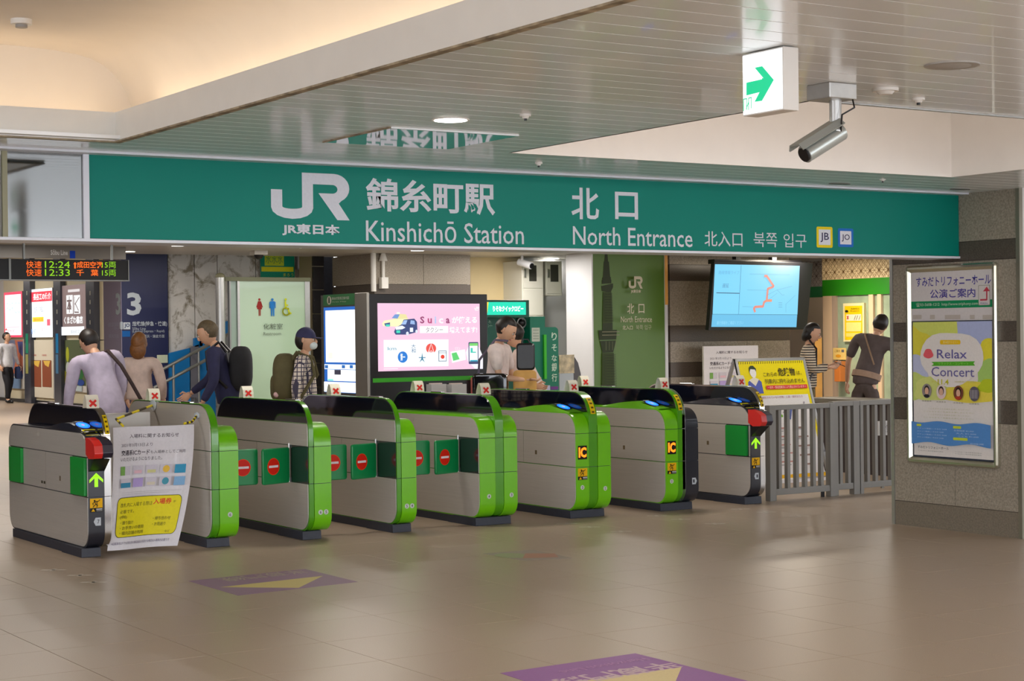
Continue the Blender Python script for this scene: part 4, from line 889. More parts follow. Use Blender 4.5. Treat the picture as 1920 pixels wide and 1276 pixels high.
# electrical cabinets on the pale wall
ye = 20.6
def cab(label, u0, u1, v0, v1, split, wu, d):
    a, b = ony(u0, v0, ye - d), ony(u1, v1, ye - d); t = thing('electrical_cabinet', label, 'cabinet', ((a.x + b.x) / 2, ye - d, b.z if v1 < 720 else 0))
    z0 = b.z if v1 < 720 else 0; MB().box(a.x, b.x, ye - d, 21.0, z0, a.z, mat('cabinet_white', srgb(232, 232, 222), .35)).build('body', t, bev=.004)
    zs2 = [a.z - .02] + [ony(u0, v, ye - d).z for v in split] + [z0 + .02]
    for p_, q_ in zip(zs2, zs2[1:]): 
        dr = MB().box(a.x + .02, b.x - .02, ye - d - .012, ye - d, q_ + .008, p_ - .008, mat('cabinet_white')).build('door', t, bev=.003)
    w0, w1 = ony(wu[0], wu[2], ye - d), ony(wu[1], wu[3], ye - d); MB().box(w0.x, w1.x, ye - d - .016, ye - d - .012, w1.z, w0.z, mat('dark_window', srgb(70, 70, 66), .1, coat=.5)).build('window', t)
    h0 = ony(wu[4], (wu[2] + wu[3]) / 2, ye - d); MB().box(h0.x - .015, h0.x + .015, ye - d - .03, ye - d - .012, h0.z - .06, h0.z + .06, M_alu).build('latch', t)
cab('tall white electrical cabinet with a small dark window left of the shorter one', 978, 1021, 489, 735, (541, 592), (991, 1005, 497, 527, 983), .12)
cab('short white electrical cabinet with a tall brown window hung on the pale wall', 1022.5, 1054, 489, 554, (), (1031, 1046, 496, 528, 1027), .0)
p = ony(988, 497, ye - .35); t = thing('security_camera', 'pale bullet camera in front of the tall white cabinet', 'camera', (p.x, p.y, p.z)); 
MB().cyl((p.x - .05, p.y + .12, p.z + .05), (p.x + .02, p.y - .08, p.z - .01), .05, M_pale, 16).build('housing', t, smooth=True); MB().cyl((p.x + .02, p.y - .08, p.z - .01), (p.x + .024, p.y - .092, p.z - .014), .038, M_black, 16).build('lens', t); MB().cyl((p.x - .04, p.y + .06, p.z + .05), (p.x - .04, p.y + .06, ZB), .02, M_pale, 10).build('bracket', t)
# leaflet rack with dark curved top
t = thing('magazine_rack', 'rack with colourful leaflets and a dark curved side right of the bank board', 'rack', (ony(1070, 700, 18.2).x, 18.2, 0))
a, b = ony(1050, 665, 18.2), ony(1077, 699, 18.2); MB().box(a.x, b.x, 18.2, 18.22, b.z, a.z, mat('leaflet_multi', srgb(206, 190, 160), .6, noise=.4, nscale=14)).build('leaflets', t); MB().box(a.x, b.x, 18.22, 18.5, 0, b.z, M_rail).build('frame', t)
pts = [ony(u, v, 18.3) for u, v in ((1066, 667), (1076, 667), (1084, 680), (1089, 700), (1090, 735))]; MB().prism([(q.x, q.z) for q in pts] + [(pts[0].x, .0)], 'y', 18.3, 18.55, mat('rack_brown', srgb(56, 46, 40), .3)).build('curved_side', t)
# lattice strip and green block on the pale wall
M_lat = mat('lattice_back', srgb(236, 214, 170), .5); M_latl = mat('lattice_line', srgb(96, 70, 44), .5)
def lattice(c, a0, b0, a1, b1, cell, w, col=(110, 84, 60)):
    s = cell; n = int((a1 - a0) / s) + 2; m = int((b1 - b0) / s) + 2; mb = c.mb; c.k += 1
    def seg(p, q):
        # clip to box
        t0, t1 = 0, 1; dx, dy = q[0] - p[0], q[1] - p[1]
        for d_, lo, hi, o in ((dx, a0, a1, p[0]), (dy, b0, b1, p[1])):
            if abs(d_) < 1e-9:
                if o < lo or o > hi: return
                continue
            u, v = (lo - o) / d_, (hi - o) / d_
            if u > v: u, v = v, u
            t0, t1 = max(t0, u), min(t1, v)
        if t1 - t0 < 1e-3: return
        k = c.k; c.line([(p[0] + dx * t0, p[1] + dy * t0), (p[0] + dx * t1, p[1] + dy * t1)], w, col); c.k = k
    for i in range(-1, n):
        for j in range(-1, m):
            x, y_ = a0 + (i + .5) * s, b1 - (j + .3) * s
            for k in range(12): t_ = k * PI / 6; seg((x, y_), (x + s * .5 * math.cos(t_), y_ + s * .5 * math.sin(t_)))
            seg((x - s / 2, y_ - s / 2), (x + s / 2, y_ + s / 2)); seg((x - s / 2, y_ + s / 2), (x + s / 2, y_ - s / 2)); seg((x, y_ - s / 2), (x + s / 2, y_)); seg((x, y_ - s / 2), (x - s / 2, y_)); seg((x, y_ + s / 2), (x + s / 2, y_)); seg((x, y_ + s / 2), (x - s / 2, y_))
            for k in range(8):
                t0_, t1_ = k * PI / 4, (k + 1) * PI / 4; ax, ay = x + s / 2, y_ + s / 2
                seg((ax + s * .17 * math.cos(t0_), ay + s * .2 * math.sin(t0_)), (ax + s * .17 * math.cos(t1_), ay + s * .2 * math.sin(t1_)))
c = canvas_y(20.995, step=.001); bx_ = c.pxbox(1092.5, 480, 1106, 553); c.rect(*bx_, (206, 208, 206)); lattice(c, *bx_, (bx_[2] - bx_[0]) * 1.0, .008, (60, 76, 66)); c.prect(1091.5, 553, 1106.5, 572, (0, 136, 64)); c.build('lattice_strip', label='narrow lattice pattern strip ending in a green square on the pale wall', cat='wall panel')
# green tower pylon panel
ys = 19.2; a, b = ony(1112, 600, ys), ony(1246, 600, ys)
py_ = thing('tower_panel', 'tall olive green panel with a dark broadcasting tower drawing', 'sign', ((a.x + b.x) / 2, ys + .1, 0))
MB().box(a.x, b.x, ys, ys + .6, 0, 2.592, M_olive).build('panel', py_); MB().box(a.x - .02, a.x, ys - .01, ys + .6, 0, 2.592, M_pale).build('edge_trim', py_); MB().box(b.x, b.x + .05, ys - .01, ys + .6, 0, 2.592, M_pale).build('edge_trim', py_)
c = canvas_y(ys - .001, step=.0012); TD = (52, 62, 40); TG = (74, 92, 44); PKL = (204, 196, 172)
def tw(p): c.ppoly(p, TD)
tw([(1134.5, 470), (1138.5, 470), (1140, 490), (1133, 490)]); tw([(1132, 490), (1141.5, 490), (1144, 520), (1130.5, 520)]); tw([(1128, 525), (1146, 524), (1146, 531), (1128, 532)]); tw([(1129, 520), (1145, 519), (1145, 526), (1129, 526)]); tw([(1127, 536), (1149, 531), (1149, 538), (1144, 549), (1128, 545)])
c.ppoly([(1130, 547), (1146, 547), (1148, 606), (1129, 606)], (64, 80, 42)); tw([(1129, 606), (1148, 605), (1148, 618), (1129, 619)]); tw([(1121.5, 619), (1156, 618), (1154.5, 636), (1123, 637)]); tw([(1124, 639), (1154, 638), (1149, 660), (1129, 661)]); c.ppoly([(1128, 661), (1150, 661), (1152, 735), (1127, 735)], (64, 80, 42))
for v in range(550, 604, 5): c.pline([(1130.5, v), (1147, v + 2.5)], .006, TD); c.pline([(1147, v), (1130.5, v + 2.5)], .006, TD)
for v in range(664, 735, 5): c.pline([(1128, v), (1151, v + 3)], .006, TD); c.pline([(1151, v), (1128, v + 3)], .006, TD)
for v in (622, 628): c.pline([(1123, v), (1155, v - .5)], .01, (130, 128, 104))
for u in (1130, 1136, 1142, 1148): c.pline([(u, 640), (u, 656)], .006, (110, 116, 84))
jr_logo(c, *c.pxbox(1172, 518, 1198, 541), PKL); c.ptext('JR東日本', 1176, 543, 1195, 550, PKL, bold=.03); c.ptext('北', 1169, 569, 1182, 588, PKL, bold=.01); c.ptext('口', 1190, 570, 1201, 587, PKL, bold=.01)
c.ptext('North Entrance', 1157, 593, 1215, 604, PKL); c.ptext('北入口', 1160, 610, 1179, 618, PKL, bold=.01); c.ptext('북쪽 입구', 1185, 609, 1214, 618, (170, 170, 140)); c.build('print', py_)
# yellow lit strip at the column edge, its glow put into the colour
t = MB().box(ony(1248, 600, ys - .02).x, ony(1253, 600, ys - .02).x, ys - .02, ys + .02, 1.9, 2.592, mat('warm_strip', srgb(230, 170, 90), .4)).build('lit_strip', label='short warm wooden strip beside the tower panel', cat='trim')
# route map screen hung from the ceiling
yt = 18.5; tv = thing('route_map_screen', 'hanging flat screen with a pale blue route map, tilted down', 'screen', (15.85, yt, 1.6))
TL, TR, BR, BL = ony(1334, 488, yt - .14), ony(1514, 496, yt - .14), ony(1505, 618, yt), ony(1326, 616, yt)
def slab(q, off, m, mb=None):
    mb = mb or MB(); n = (q[1] - q[0]).cross(q[3] - q[0]).normalized(); n = n if n.y > 0 else -n
    vs = [p for p in q] + [p + n * off for p in q]; mb.add(vs, [(0, 1, 2, 3), (7, 6, 5, 4), (0, 4, 5, 1), (1, 5, 6, 2), (2, 6, 7, 3), (3, 7, 4, 0)], m); return mb
xL, xR = ony(1328, 560, yt).x, ony(1512, 560, yt).x
zT, zB = ony(1420, 491, yt - .14).z, ony(1420, 618, yt).z
Q = [Vector((xL, yt - .14, zT)), Vector((xR, yt - .14, zT)), Vector((xR, yt, zB)), Vector((xL, yt, zB))]
slab(Q, .07, M_black).build('housing', tv)
Vv = (Q[0] - Q[3]).normalized(); Nn = Vector((1, 0, 0)).cross(Vv); Nn = Nn if Nn.y < 0 else -Nn
c = Canvas(Q[3] + Nn * .001, (1, 0, 0), Vv, Nn, .001, emit=1.05); BL_ = (116, 202, 242)
c.ppoly([(1340.5, 495), (1499.5, 498), (1495, 589.5), (1336, 588.5)], BL_); c.ppoly([(1335.5, 589), (1494.5, 590), (1493, 613), (1333.5, 612.5)], (96, 182, 222)); DK = (60, 110, 140)
c.pline([(1389.5, 497), (1384.5, 589)], .006, DK); c.pline([(1343, 548.5), (1386, 549.5)], .01, (40, 70, 90)); c.ptext('路線情報ライブ', 1347, 507, 1386, 514, (100, 170, 205)); c.ptext('遅延', 1354, 531, 1366, 539, (80, 130, 160))
RD = (216, 134, 120); pts = [(1433, 517), (1437, 517), (1450, 536), (1447, 538), (1439, 541), (1437, 563), (1432, 566), (1430, 574), (1415, 575), (1413, 578), (1415, 584)]
c.pline(pts, .034, RD); c.pline([(1436, 563), (1446, 563)], .036, (222, 140, 110))
for ln in ([(1405, 513), (1480, 514)], [(1400, 543), (1437, 544)], [(1437, 553), (1456, 543), (1466, 553), (1470, 552)], [(1391, 574), (1412, 575)], [(1472, 570), (1490, 553)], [(1456, 543), (1484, 536)], [(1440, 561), (1456, 549)], [(1472, 570), (1472, 585)]): c.pline(ln, .004, (84, 150, 180))
for v in (567, 571, 575): c.pline([(1458, v), (1465, v)], .004, DK)
c.ptext('運行情報をご確認ください', 1342, 601, 1392, 608, (140, 210, 240)); c.build('lit_screen', tv)
for x in (15.55, 16.2): MB().box(x - .04, x + .04, yt + .0, yt + .08, 2.3, 2.6, M_black).build('bracket', tv)
MB().box(xL + .1, xR - .1, yt - .02, yt + .12, 2.44, 2.5, M_black).build('cross_bar', tv)
# entry notice poster (same print as the banner in front)
def notice_print(c, T, full=True):
    """T maps unit coordinates (0..1, 0..1 from the lower left) to the plane"""
    def t(s, x0, y0, x1, y1, col, **k): a = T(x0, y0); b = T(x1, y1); c.text(s, a[0], a[1], b[0], b[1], col, **k)
    def r(x0, y0, x1, y1, col): c.poly([T(x0, y0), T(x1, y0), T(x1, y1), T(x0, y1)], col)
    r(0, 0, 1, 1, (222, 218, 222))
    t('入場料に関するお知らせ', .22, .905, .80, .94, (84, 74, 84), bold=.01)
    t('2021年3月13日より', .11, .835, .50, .865, (104, 96, 104)); t('交通系ICカード', .11, .765, .47, .81, (66, 60, 70), bold=.015); t('も入場券としてご利用', .48, .772, .89, .80, (96, 88, 96)); t('いただけるようになりました。', .10, .72, .62, .75, (84, 78, 86))
    cols = [(120, 168, 84), (226, 184, 196), (206, 202, 140), (228, 186, 70), (50, 150, 190), (60, 140, 176), (180, 160, 216), (216, 206, 186), (70, 150, 170), (130, 176, 216)]
    for i, cc in enumerate(cols):
        x = .10 + (i % 5) * .168; y = .605 if i < 5 else .505; r(x, y, x + .135, y + .075, (204, 198, 208)); 
        if i in (0, 4, 5, 6, 9): r(x, y, x + (.06 if i == 0 else .135), y + (.04 if i == 5 else .072), cc)
        elif i in (3, 8): a = T(x + .07, y + .038); b = T(x + .11, y + .068); c.ell(a[0], a[1], abs(b[0] - a[0]), abs(b[1] - a[1]), cc, n=14)
        else: r(x + .02, y + .01, x + .12, y + .035, cc)
    for k in range(3): r(.11, .465 - k * .016, .88 - k * .15, .468 - k * .016, (200, 196, 202))
# banner hung between the two leftmost gates
bn = thing('hanging_notice', 'large white notice banner with a yellow box hung between the two leftmost gates', 'banner', (4.6, 11.9, .02))
def ban(u, v):          # sheet surface: bulges towards the viewer and drifts left at the foot
    z = .03 + .86 * v; x = 4.325 - .07 * (1 - v) ** 1.4 + u * (.615 - .10 * (1 - v) ** 1.6)
    y = 11.98 + .02 * math.sin(u * PI) - .055 * (1 - v) - .02 * math.sin(u * 7 + v * 3); return Vector((x, y, z))
class Sheet(Canvas):
    def P(s, a, b, off=None): p = ban(a, b); return p + Vector((0, -1, 0)) * (s.step * 2.0 * s.k)
N_ = 18; vs = [ban(i / N_, j / N_) for j in range(N_ + 1) for i in range(N_ + 1)]; vs += [v + Vector((0, .003, 0)) for v in vs]
o_ = (N_ + 1) ** 2; fs = []
for j in range(N_):
    for i in range(N_): k = j * (N_ + 1) + i; fs += [(k, k + 1, k + N_ + 2, k + N_ + 1), (o_ + k, o_ + k + N_ + 1, o_ + k + N_ + 2, o_ + k + 1)]
MB().add(vs, fs, mat('banner_vinyl', srgb(226, 222, 226), .3, coat=.3)).build('sheet', bn, smooth='all')
s = Sheet((0, 0, 0), (1, 0, 0), (0, 0, 1), (0, -1, 0), .0006)
_q = s.poly
def fine(pts, col, emit=None, lay=1):       # subdivide so prints follow the curved sheet
    out = []
    for p, q in zip(pts, pts[1:] + pts[:1]):
        n = max(1, int(max(abs(p[0] - q[0]), abs(p[1] - q[1])) / .07))
        out += [(p[0] + (q[0] - p[0]) * i / n, p[1] + (q[1] - p[1]) * i / n) for i in range(n)]
    cx__, cy__ = sum(p[0] for p in out) / len(out), sum(p[1] for p in out) / len(out); n = len(out); R = 6; k = len(s.mb.v); vs = []
    for r in range(1, R + 1): vs += [s.P(cx__ + (p[0] - cx__) * r / R, cy__ + (p[1] - cy__) * r / R) for p in out]
    vs.append(s.P(cx__, cy__)); fs = [(len(vs) - 1, i, (i + 1) % n) for i in range(n)]
    for r in range(R - 1): fs += [(r * n + i, (r + 1) * n + i, (r + 1) * n + (i + 1) % n, r * n + (i + 1) % n) for i in range(n)]
    s.mb.add(vs, fs, s.m(col, emit)); s.k += lay; return s
s.poly = fine
notice_print(s, lambda x, y: (x, y)); s.k = 4
YW = (232, 218, 20); s.poly([(p[0], p[1]) for p in rrect(.075, .925, .10, .425, .055, 5)], (70, 66, 30)); s.poly([(p[0], p[1]) for p in rrect(.082, .918, .105, .42, .05, 5)], YW); BK = (74, 74, 20)
s.text('改札内に入場する際は', .12, .345, .57, .38, BK); s.text('入場券', .58, .35, .80, .40, (226, 70, 30), bold=.02); s.text('が', .82, .36, .85, .38, BK); s.text('必要です。', .12, .295, .32, .325, BK); s.text('(例)', .12, .25, .22, .28, BK)
for i, w_ in enumerate(('・通り抜け', '・お手洗いの使用', '・構内店舗の利用')): s.text(w_, .13, .205 - i * .042, [.32, .48, .48][i], .235 - i * .042, BK)
s.text('・待ち合わせ', .60, .222, .82, .252, BK); s.text('・お見送り', .60, .175, .77, .205, BK); s.text('など', .78, .118, .84, .138, BK); s.text('※記載事項以外でも改札内の旅客施設を利用する場合は入場券が必要です', .03, .045, .86, .068, (104, 96, 130)); s.build('print', bn)
for i, (p0, p1, p2) in enumerate((((4.40, 11.98, .90), (4.43, 12.2, .94), (4.995, 12.95, 1.0)), ((4.86, 11.98, .90), (4.93, 12.0, .91), (5.0, 12.08, .95)))):
    pts = [Vector(p0).lerp(Vector(p1), t / 4) for t in range(4)] + [Vector(p1).lerp(Vector(p2), t / 5) for t in range(6)]
    mb = MB(); 
    for k, (p_, q_) in enumerate(zip(pts, pts[1:])): mb.tube([p_, q_], .009, ink((226 / 255, 204 / 255, 20 / 255)) if k % 2 == 0 else ink((60 / 255, 50 / 255, 30 / 255)), 6)
    mb.build('striped_cord', bn, smooth=True)
MB().ell((4.999, 12.95, 1.0), (.008, .07, .045), mat('clear_tape', srgb(206, 216, 226), .1, coat=1), 10, 6).build('tape', bn, smooth=True); MB().ell((5.0, 12.08, .95), (.008, .05, .025), mat('clear_tape'), 10, 6).build('tape', bn, smooth=True)
t = thing('notice_board', 'plain white board standing behind the hanging banner', 'board', (4.6, 12.6, 0)); MB().box(4.38, 4.84, 12.60, 12.62, .0, .965, M_white).build('board_sheet', t)
# notice on the stone column
np_ = thing('entry_notice', 'grey entry fee notice poster behind the yellow A-frame board', 'poster', (15.7, 18.9, 0)); c = canvas_y(18.9, step=.001)
a0, b0, a1, b1 = c.pxbox(1320, 648, 1422, 785); MB().box(a0, a1, 18.902, 18.93, b0, b1, M_white).build('sheet', np_); MB().box((a0 + a1) / 2 - .03, (a0 + a1) / 2 + .03, 18.93, 18.98, 0, b0 + .2, M_rail).build('stand_post', np_); MB().box(a0 + .2, a1 - .2, 18.75, 19.1, 0, .03, M_rail).build('stand_foot', np_)
notice_print(c, lambda x, y: (a0 + x * (a1 - a0), b0 - (b1 - b0) * .12 + y * (b1 - b0) * 1.12)); c.build('print', np_)
# office front
XO = 17.6; yo0, yo1 = onx(1675, 560, XO).y - 3.2, onx(1542, 560, XO).y
of = thing('ticket_office', 'office front with lattice fascia, green band and glass doors', 'office front', (XO, (yo0 + yo1) / 2, 0))
def zx(u, v, X_=XO): return onx(u, v, X_).z
g0, g1 = zx(1542, 555), zx(1542, 525)
MB().box(XO, XO + .2, yo0, yo1, g0, g1, mat('office_green', srgb(40, 140, 20), .4)).build('green_band', of); MB().box(XO, XO + .2, yo0, yo1, g1, 2.595, M_lat).build('fascia', of)
c = canvas_x(XO - .001, step=.001); lattice(c, -yo1, g1 + .005, -(yo0 + 2.6), 2.59, .178, .0045, (128, 98, 60)); c.build('lattice_pattern', of)
XI = XO + 1.0; c = canvas_x(XI - .001, step=.001); h0, h1 = zx(1528, 557, XI), zx(1528, 537, XI); yi0, yi1 = yo1 - .2, 21.25
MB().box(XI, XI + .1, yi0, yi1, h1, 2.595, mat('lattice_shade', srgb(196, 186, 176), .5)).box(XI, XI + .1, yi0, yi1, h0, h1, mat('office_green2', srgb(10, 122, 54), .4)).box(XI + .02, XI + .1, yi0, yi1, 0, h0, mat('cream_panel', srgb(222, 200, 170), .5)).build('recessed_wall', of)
lattice(c, -yi1, h1 + .005, -yi0, 2.59, .178, .0045, (110, 96, 90)); c.build('lattice_pattern', of)
M_og = mat('office_glass', srgb(160, 176, 150), .08, coat=.6, noise=.15, nscale=5)
def post(u0, u1, m_, nm='door_post'): MB().box(XO + .0, XO + .1, onx(u1, 600, XO).y, onx(u0, 600, XO).y, 0, g0, m_).build(nm, of)
MP = mat('office_post', srgb(232, 202, 166), .45)
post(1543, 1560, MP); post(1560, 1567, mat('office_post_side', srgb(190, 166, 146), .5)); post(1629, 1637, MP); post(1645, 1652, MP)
for u0, u1 in ((1567, 1628), (1637.5, 1644.5), (1652.5, 1700)): MB().box(XO + .04, XO + .06, onx(u1, 600, XO).y, onx(u0, 600, XO).y, .05, g0, M_og).build('glass_pane', of)
MB().box(XO + .8, XO + 1.0, yo0, yo1 - .3, 0, 2.3, mat('office_inside', srgb(150, 160, 120), .6, noise=.3, nscale=3)).build('inner_wall', of)
y_b = 20.0; a, b = ony(1528, 632, 18.2), ony(1542, 740, 18.2)
t = MB().box(a.x, b.x, 18.2, 18.24, 0, a.z, mat('wood_board', srgb(206, 150, 70), .5, noise=.1, nscale=6)).box(a.x - .06, a.x - .005, 18.2, 18.24, 0, a.z, mat('wood_dark', srgb(90, 60, 36), .5)).build('wooden_screen', label='upright wooden board behind the woman in the striped top', cat='screen')
yp = thing('yellow_poster', 'yellow warning poster on the office glass', 'poster', (XO, onx(1601, 580, XO).y, 1.6)); c = canvas_x(XO - .004, step=.0012)
a0, b0, a1, b1 = c.pxbox(1581, 568, 1620, 640); MB().box(XO - .004, XO + .04, -a1, -a0, b0, b1, mat('cream_paper', srgb(236, 222, 170), .6)).build('sheet', yp)
c.prect(1584, 573, 1617, 637, (232, 200, 10)); c.prect(1587, 589, 1615, 601, (236, 226, 196)); c.prect(1587, 604, 1615, 621, (240, 222, 130)); c.prect(1587, 624, 1615, 631, (238, 214, 110)); c.ptext('×', 1588, 591, 1592, 599, (190, 60, 40), bold=.04)
for u in (1602, 1606, 1611): c.pline([(u, 599), (u + 3, 591)], .006, (80, 60, 30))
c.ptext('危険物は', 1596, 577, 1612, 579.5, (110, 80, 10)); c.ptext('持ち込めません', 1595, 581, 1612, 584, (150, 70, 10)); c.pell(1588.5, 583, 3, 2, (30, 30, 30)); c.build('print', yp)
yp = thing('small_yellow_notice', 'small orange notice on the office post above a wooden box', 'poster', (XO, onx(1574, 660, XO).y, 1.3)); c = canvas_x(XO - .02, step=.0012); a0, b0, a1, b1 = c.pxbox(1562, 652, 1585, 674)
MB().box(XO - .02, XO, -a1, -a0, b0, b1, mat('notice_orange', srgb(240, 206, 120), .6)).build('sheet', yp); c.ptext('ご案内', 1565, 655, 1575, 660, (150, 110, 30)); c.pell(1572, 667, 5, 3, (230, 160, 40)); c.prect(1578, 655, 1583, 660, (110, 110, 110)); c.build('print', yp)
t = thing('suggestion_box', 'orange wooden box under the small orange notice', 'box', (XO - .06, onx(1572, 690, XO - .1).y, 1.0)); ya, yb_ = onx(1577, 690, XO - .1).y, onx(1566, 690, XO - .1).y
MB().box(XO - .12, XO, ya, yb_, onx(1570, 715, XO - .1).z, onx(1570, 677, XO - .1).z, mat('orange_wood', srgb(206, 120, 50), .5)).build('box_body', t, bev=.006); MB().box(XO - .125, XO - .118, ya + .02, yb_ - .02, onx(1570, 682, XO - .1).z, onx(1570, 680.5, XO - .1).z, M_black).build('slot', t)
# long low counter between fence and office
ct = thing('counter', 'long low grey counter top behind the metal fence', 'counter', (13.2, 14, 0))
XC = 13.1; a, b = onx(1512, 745, XC), onx(1700, 762, XC)
MB().box(XC, XC + .4, b.y - 1.0, a.y, a.z - .05, a.z, mat('counter_top', srgb(126, 120, 106), .4)).build('counter_top', ct, bev=.005); MB().box(XC + .03, XC + .4, b.y - 1.0, a.y - .03, .0, a.z - .05, mat('counter_front', srgb(60, 50, 50), .5)).build('counter_body', ct)
# ================================================================ FENCE, A-FRAME, POSTER CASE, FLOOR STICKERS
yf = 12.0; M_fence = mat('fence_steel', srgb(136, 133, 128), .45, .3)
def fx(u, y=yf): return ony(u, 850, y).x
zt1, zb1 = ony(1500, 760, yf).z, ony(1500, 925, yf).z
def fence(label, u0, u1, bars, posts, y, zt_, zb_, foot):
    t = thing('metal_fence', label, 'fence', ((fx(u0, y) + fx(u1, y)) / 2, y, 0))
    MB().box(fx(u0, y), fx(u1, y), y - .03, y + .03, zt_ - .045, zt_, M_fence).build('top_rail', t, bev=.003); MB().box(fx(u0, y), fx(u1, y), y - .025, y + .025, zb_, zb_ + .055, M_fence).build('bottom_rail', t, bev=.003)
    for u in bars: MB().box(fx(u, y) - .012, fx(u, y) + .022, y - .02, y + .022, zb_ + .05, zt_ - .04, M_fence).build('bar', t)
    for u, w in posts: MB().box(fx(u, y) - w / 2, fx(u, y) + w / 2, y - .034, y + .034, .0, zt_ - .002, M_fence).build('post', t, bev=.003)
    for u in foot: MB().cyl((fx(u, y), y - .005, 0), (fx(u, y), y - .005, zb_), .018, M_black, 10).build('caster', t)
zt1 = ony(1500, 757, yf).z; zb1 = ony(1500, 924, yf).z
fence('left grey metal fence section, beside the black ticket gate', 1441, 1556, (1459.5, 1475.5, 1491.5, 1507.5, 1523.5, 1538), ((1445, .075), (1557, .06)), yf, zt1, zb1, (1541,))
fence('right grey metal fence section, ending behind the granite pier', 1564, 1800, (1574, 1589, 1625, 1640, 1655, 1669, 1684, 1699), ((1563, .06), (1602, .075), (1612, .04)), yf + .03, ony(1600, 751, yf).z, ony(1600, 916, yf).z + .0, ())
t = thing('white_notice', 'small white notice seen through the bars of the right fence section', 'notice', (fx(1662), 12.3, .7)); c = canvas_y(12.3, step=.001); a0, b0, a1, b1 = c.pxbox(1647, 788, 1690, 815)
MB().box(a0, a1, 12.301, 12.31, b0, b1, M_white).build('sheet', t); MB().box(a0 + .05, a0 + .08, 12.31, 12.33, 0, b0 + .05, M_rail).build('stand', t); c.ptext('受付', 1658, 793, 1664, 810, (70, 70, 80)); c.build('print', t)
# A-frame board
af = thing('a_frame_board', 'yellow warning poster in a silver A-frame stand behind the fence', 'sign', (12.1, 13.8, 0))
yA = 13.75; zT = ony(1440, 671, yA).z
xl_, xr_ = ony(1377, 675, yA).x, ony(1508, 672, yA).x
yBt = 13.45; xlb, xrb = ony(1400, 885, yBt).x, ony(1531, 873, yBt).x; w_ = xr_ - xl_
O_ = Vector((xl_, yBt, .28)); Vd = Vector((0, yA - yBt, zT - .28)); Lh = Vd.length; Vd.normalize(); Nd = Vector((0, -Vd.z, Vd.y))
c = Canvas(O_ + Nd * .001, (1, 0, 0), Vd, Nd, .001)
MBp = lambda a0, b0, a1, b1, d0, d1, m_: MB().add([O_ + Vector((a, 0, 0)) + Vd * b + Nd * d for a in (a0, a1) for b in (b0, b1) for d in (d0, d1)], [(0, 1, 3, 2), (4, 6, 7, 5), (0, 4, 5, 1), (2, 3, 7, 6), (0, 2, 6, 4), (1, 5, 7, 3)], m_)
MBp(0, 0, w_, Lh, -.02, 0, M_white).build('backing', af)
for q in ((0, -.0, .03, Lh), (w_ - .03, 0, w_, Lh), (0, Lh - .03, w_, Lh), (0, 0, w_, .03)): MBp(*q, -.022, .008, M_alu).build('frame_rail', af, bev=.004)
for x in (.0, w_ - .03): MBp(x, -.29, x + .03, 0, -.02, .005, M_alu).build('leg', af)
for x in (xl_, xr_ - .03):
    MB().add([(x, yA, zT), (x + .03, yA, zT), (x + .03, yA + .03, zT), (x, yA + .03, zT), (x, 14.3, 0), (x + .03, 14.3, 0), (x + .03, 14.33, 0), (x, 14.33, 0)], [(0, 1, 2, 3), (7, 6, 5, 4), (0, 4, 5, 1), (1, 5, 6, 2), (2, 6, 7, 3), (3, 7, 4, 0)], M_alu).build('rear_leg', af)
YL = (238, 218, 0); m0, m1 = .032, w_ - .032
c.rect(m0, .035, m1, Lh - .032, YL); n = 30
for i in range(n): a = m0 + (m1 - m0) * i / n; c.poly([(a, Lh - .06), (a + .008, Lh - .06), (a + .016, Lh - .034), (a + .008, Lh - .034)], (70, 60, 20), lay=0)
c.k += 1
for i in range(n): a = m0 + (m1 - m0) * i / n; c.poly([(a, .04), (a + .008, .04), (a + .016, .06), (a + .008, .06)], (70, 60, 20), lay=0)
c.k += 1
ux = lambda x, y_: (m0 + (m1 - m0) * x, Lh - .04 - y_ * (m1 - m0) * 1.0)     # unit width coordinates measured from the top
def tx(s_, x0, y0, x1, y1, col, **k): a = ux(x0, y1); b = ux(x1, y0); c.text(s_, a[0], a[1], b[0], b[1], col, **k)
def rx(x0, y0, x1, y1, col): a = ux(x0, y1); b = ux(x1, y0); c.rect(a[0], a[1], b[0], b[1], col)
def ex_(x, y_, rx_, ry_, col): a = ux(x, y_); c.ell(a[0], a[1], rx_ * (m1 - m0), ry_ * (m1 - m0), col, n=18)
K = (84, 76, 20)
c.poly([ux(.07, .38), ux(.09, .24), ux(.15, .20), ux(.24, .20), ux(.29, .24), ux(.29, .38)], (86, 98, 176)); c.poly([ux(.11, .22), ux(.19, .29), ux(.26, .21), ux(.19, .18)], (230, 222, 200)); ex_(.19, .125, .048, .065, (236, 232, 226)); c.poly([ux(.135, .13), ux(.14, .07), ux(.17, .045), ux(.21, .045), ux(.245, .08), ux(.24, .12), ux(.225, .09), ux(.16, .085)], (50, 66, 44))
tx('これらの', .34, .13, .55, .18, K, bold=.01); tx('危険物', .57, .08, .83, .18, (70, 64, 24), bold=.02); tx('は、', .85, .12, .93, .17, K); tx('列車内に持ち込めません', .34, .21, .95, .27, K, bold=.01); rx(.34, .29, .97, .335, (216, 60, 60)); tx('一法令・鉄道営業法により禁止されています一', .36, .298, .95, .328, (250, 226, 210))
c.poly([ux(p_[0], p_[1]) for p_ in ((.08, .41), (.95, .41), (.95, 1.35), (.08, 1.35))], (228, 224, 222)); tx('適切に梱包されていない刃物・工具・鋭利なもの', .14, .42, .86, .45, (170, 100, 120))
c.line([ux(.44, .68), ux(.50, .56)], .006, (120, 120, 130)); ex_(.475, .66, .018, .018, (120, 180, 50)); ex_(.52, .68, .016, .014, (120, 180, 50)); c.line([ux(.50, .62), ux(.56, .61)], .006, (90, 90, 90)); c.line([ux(.52, .66), ux(.53, .57)], .006, (90, 90, 90))
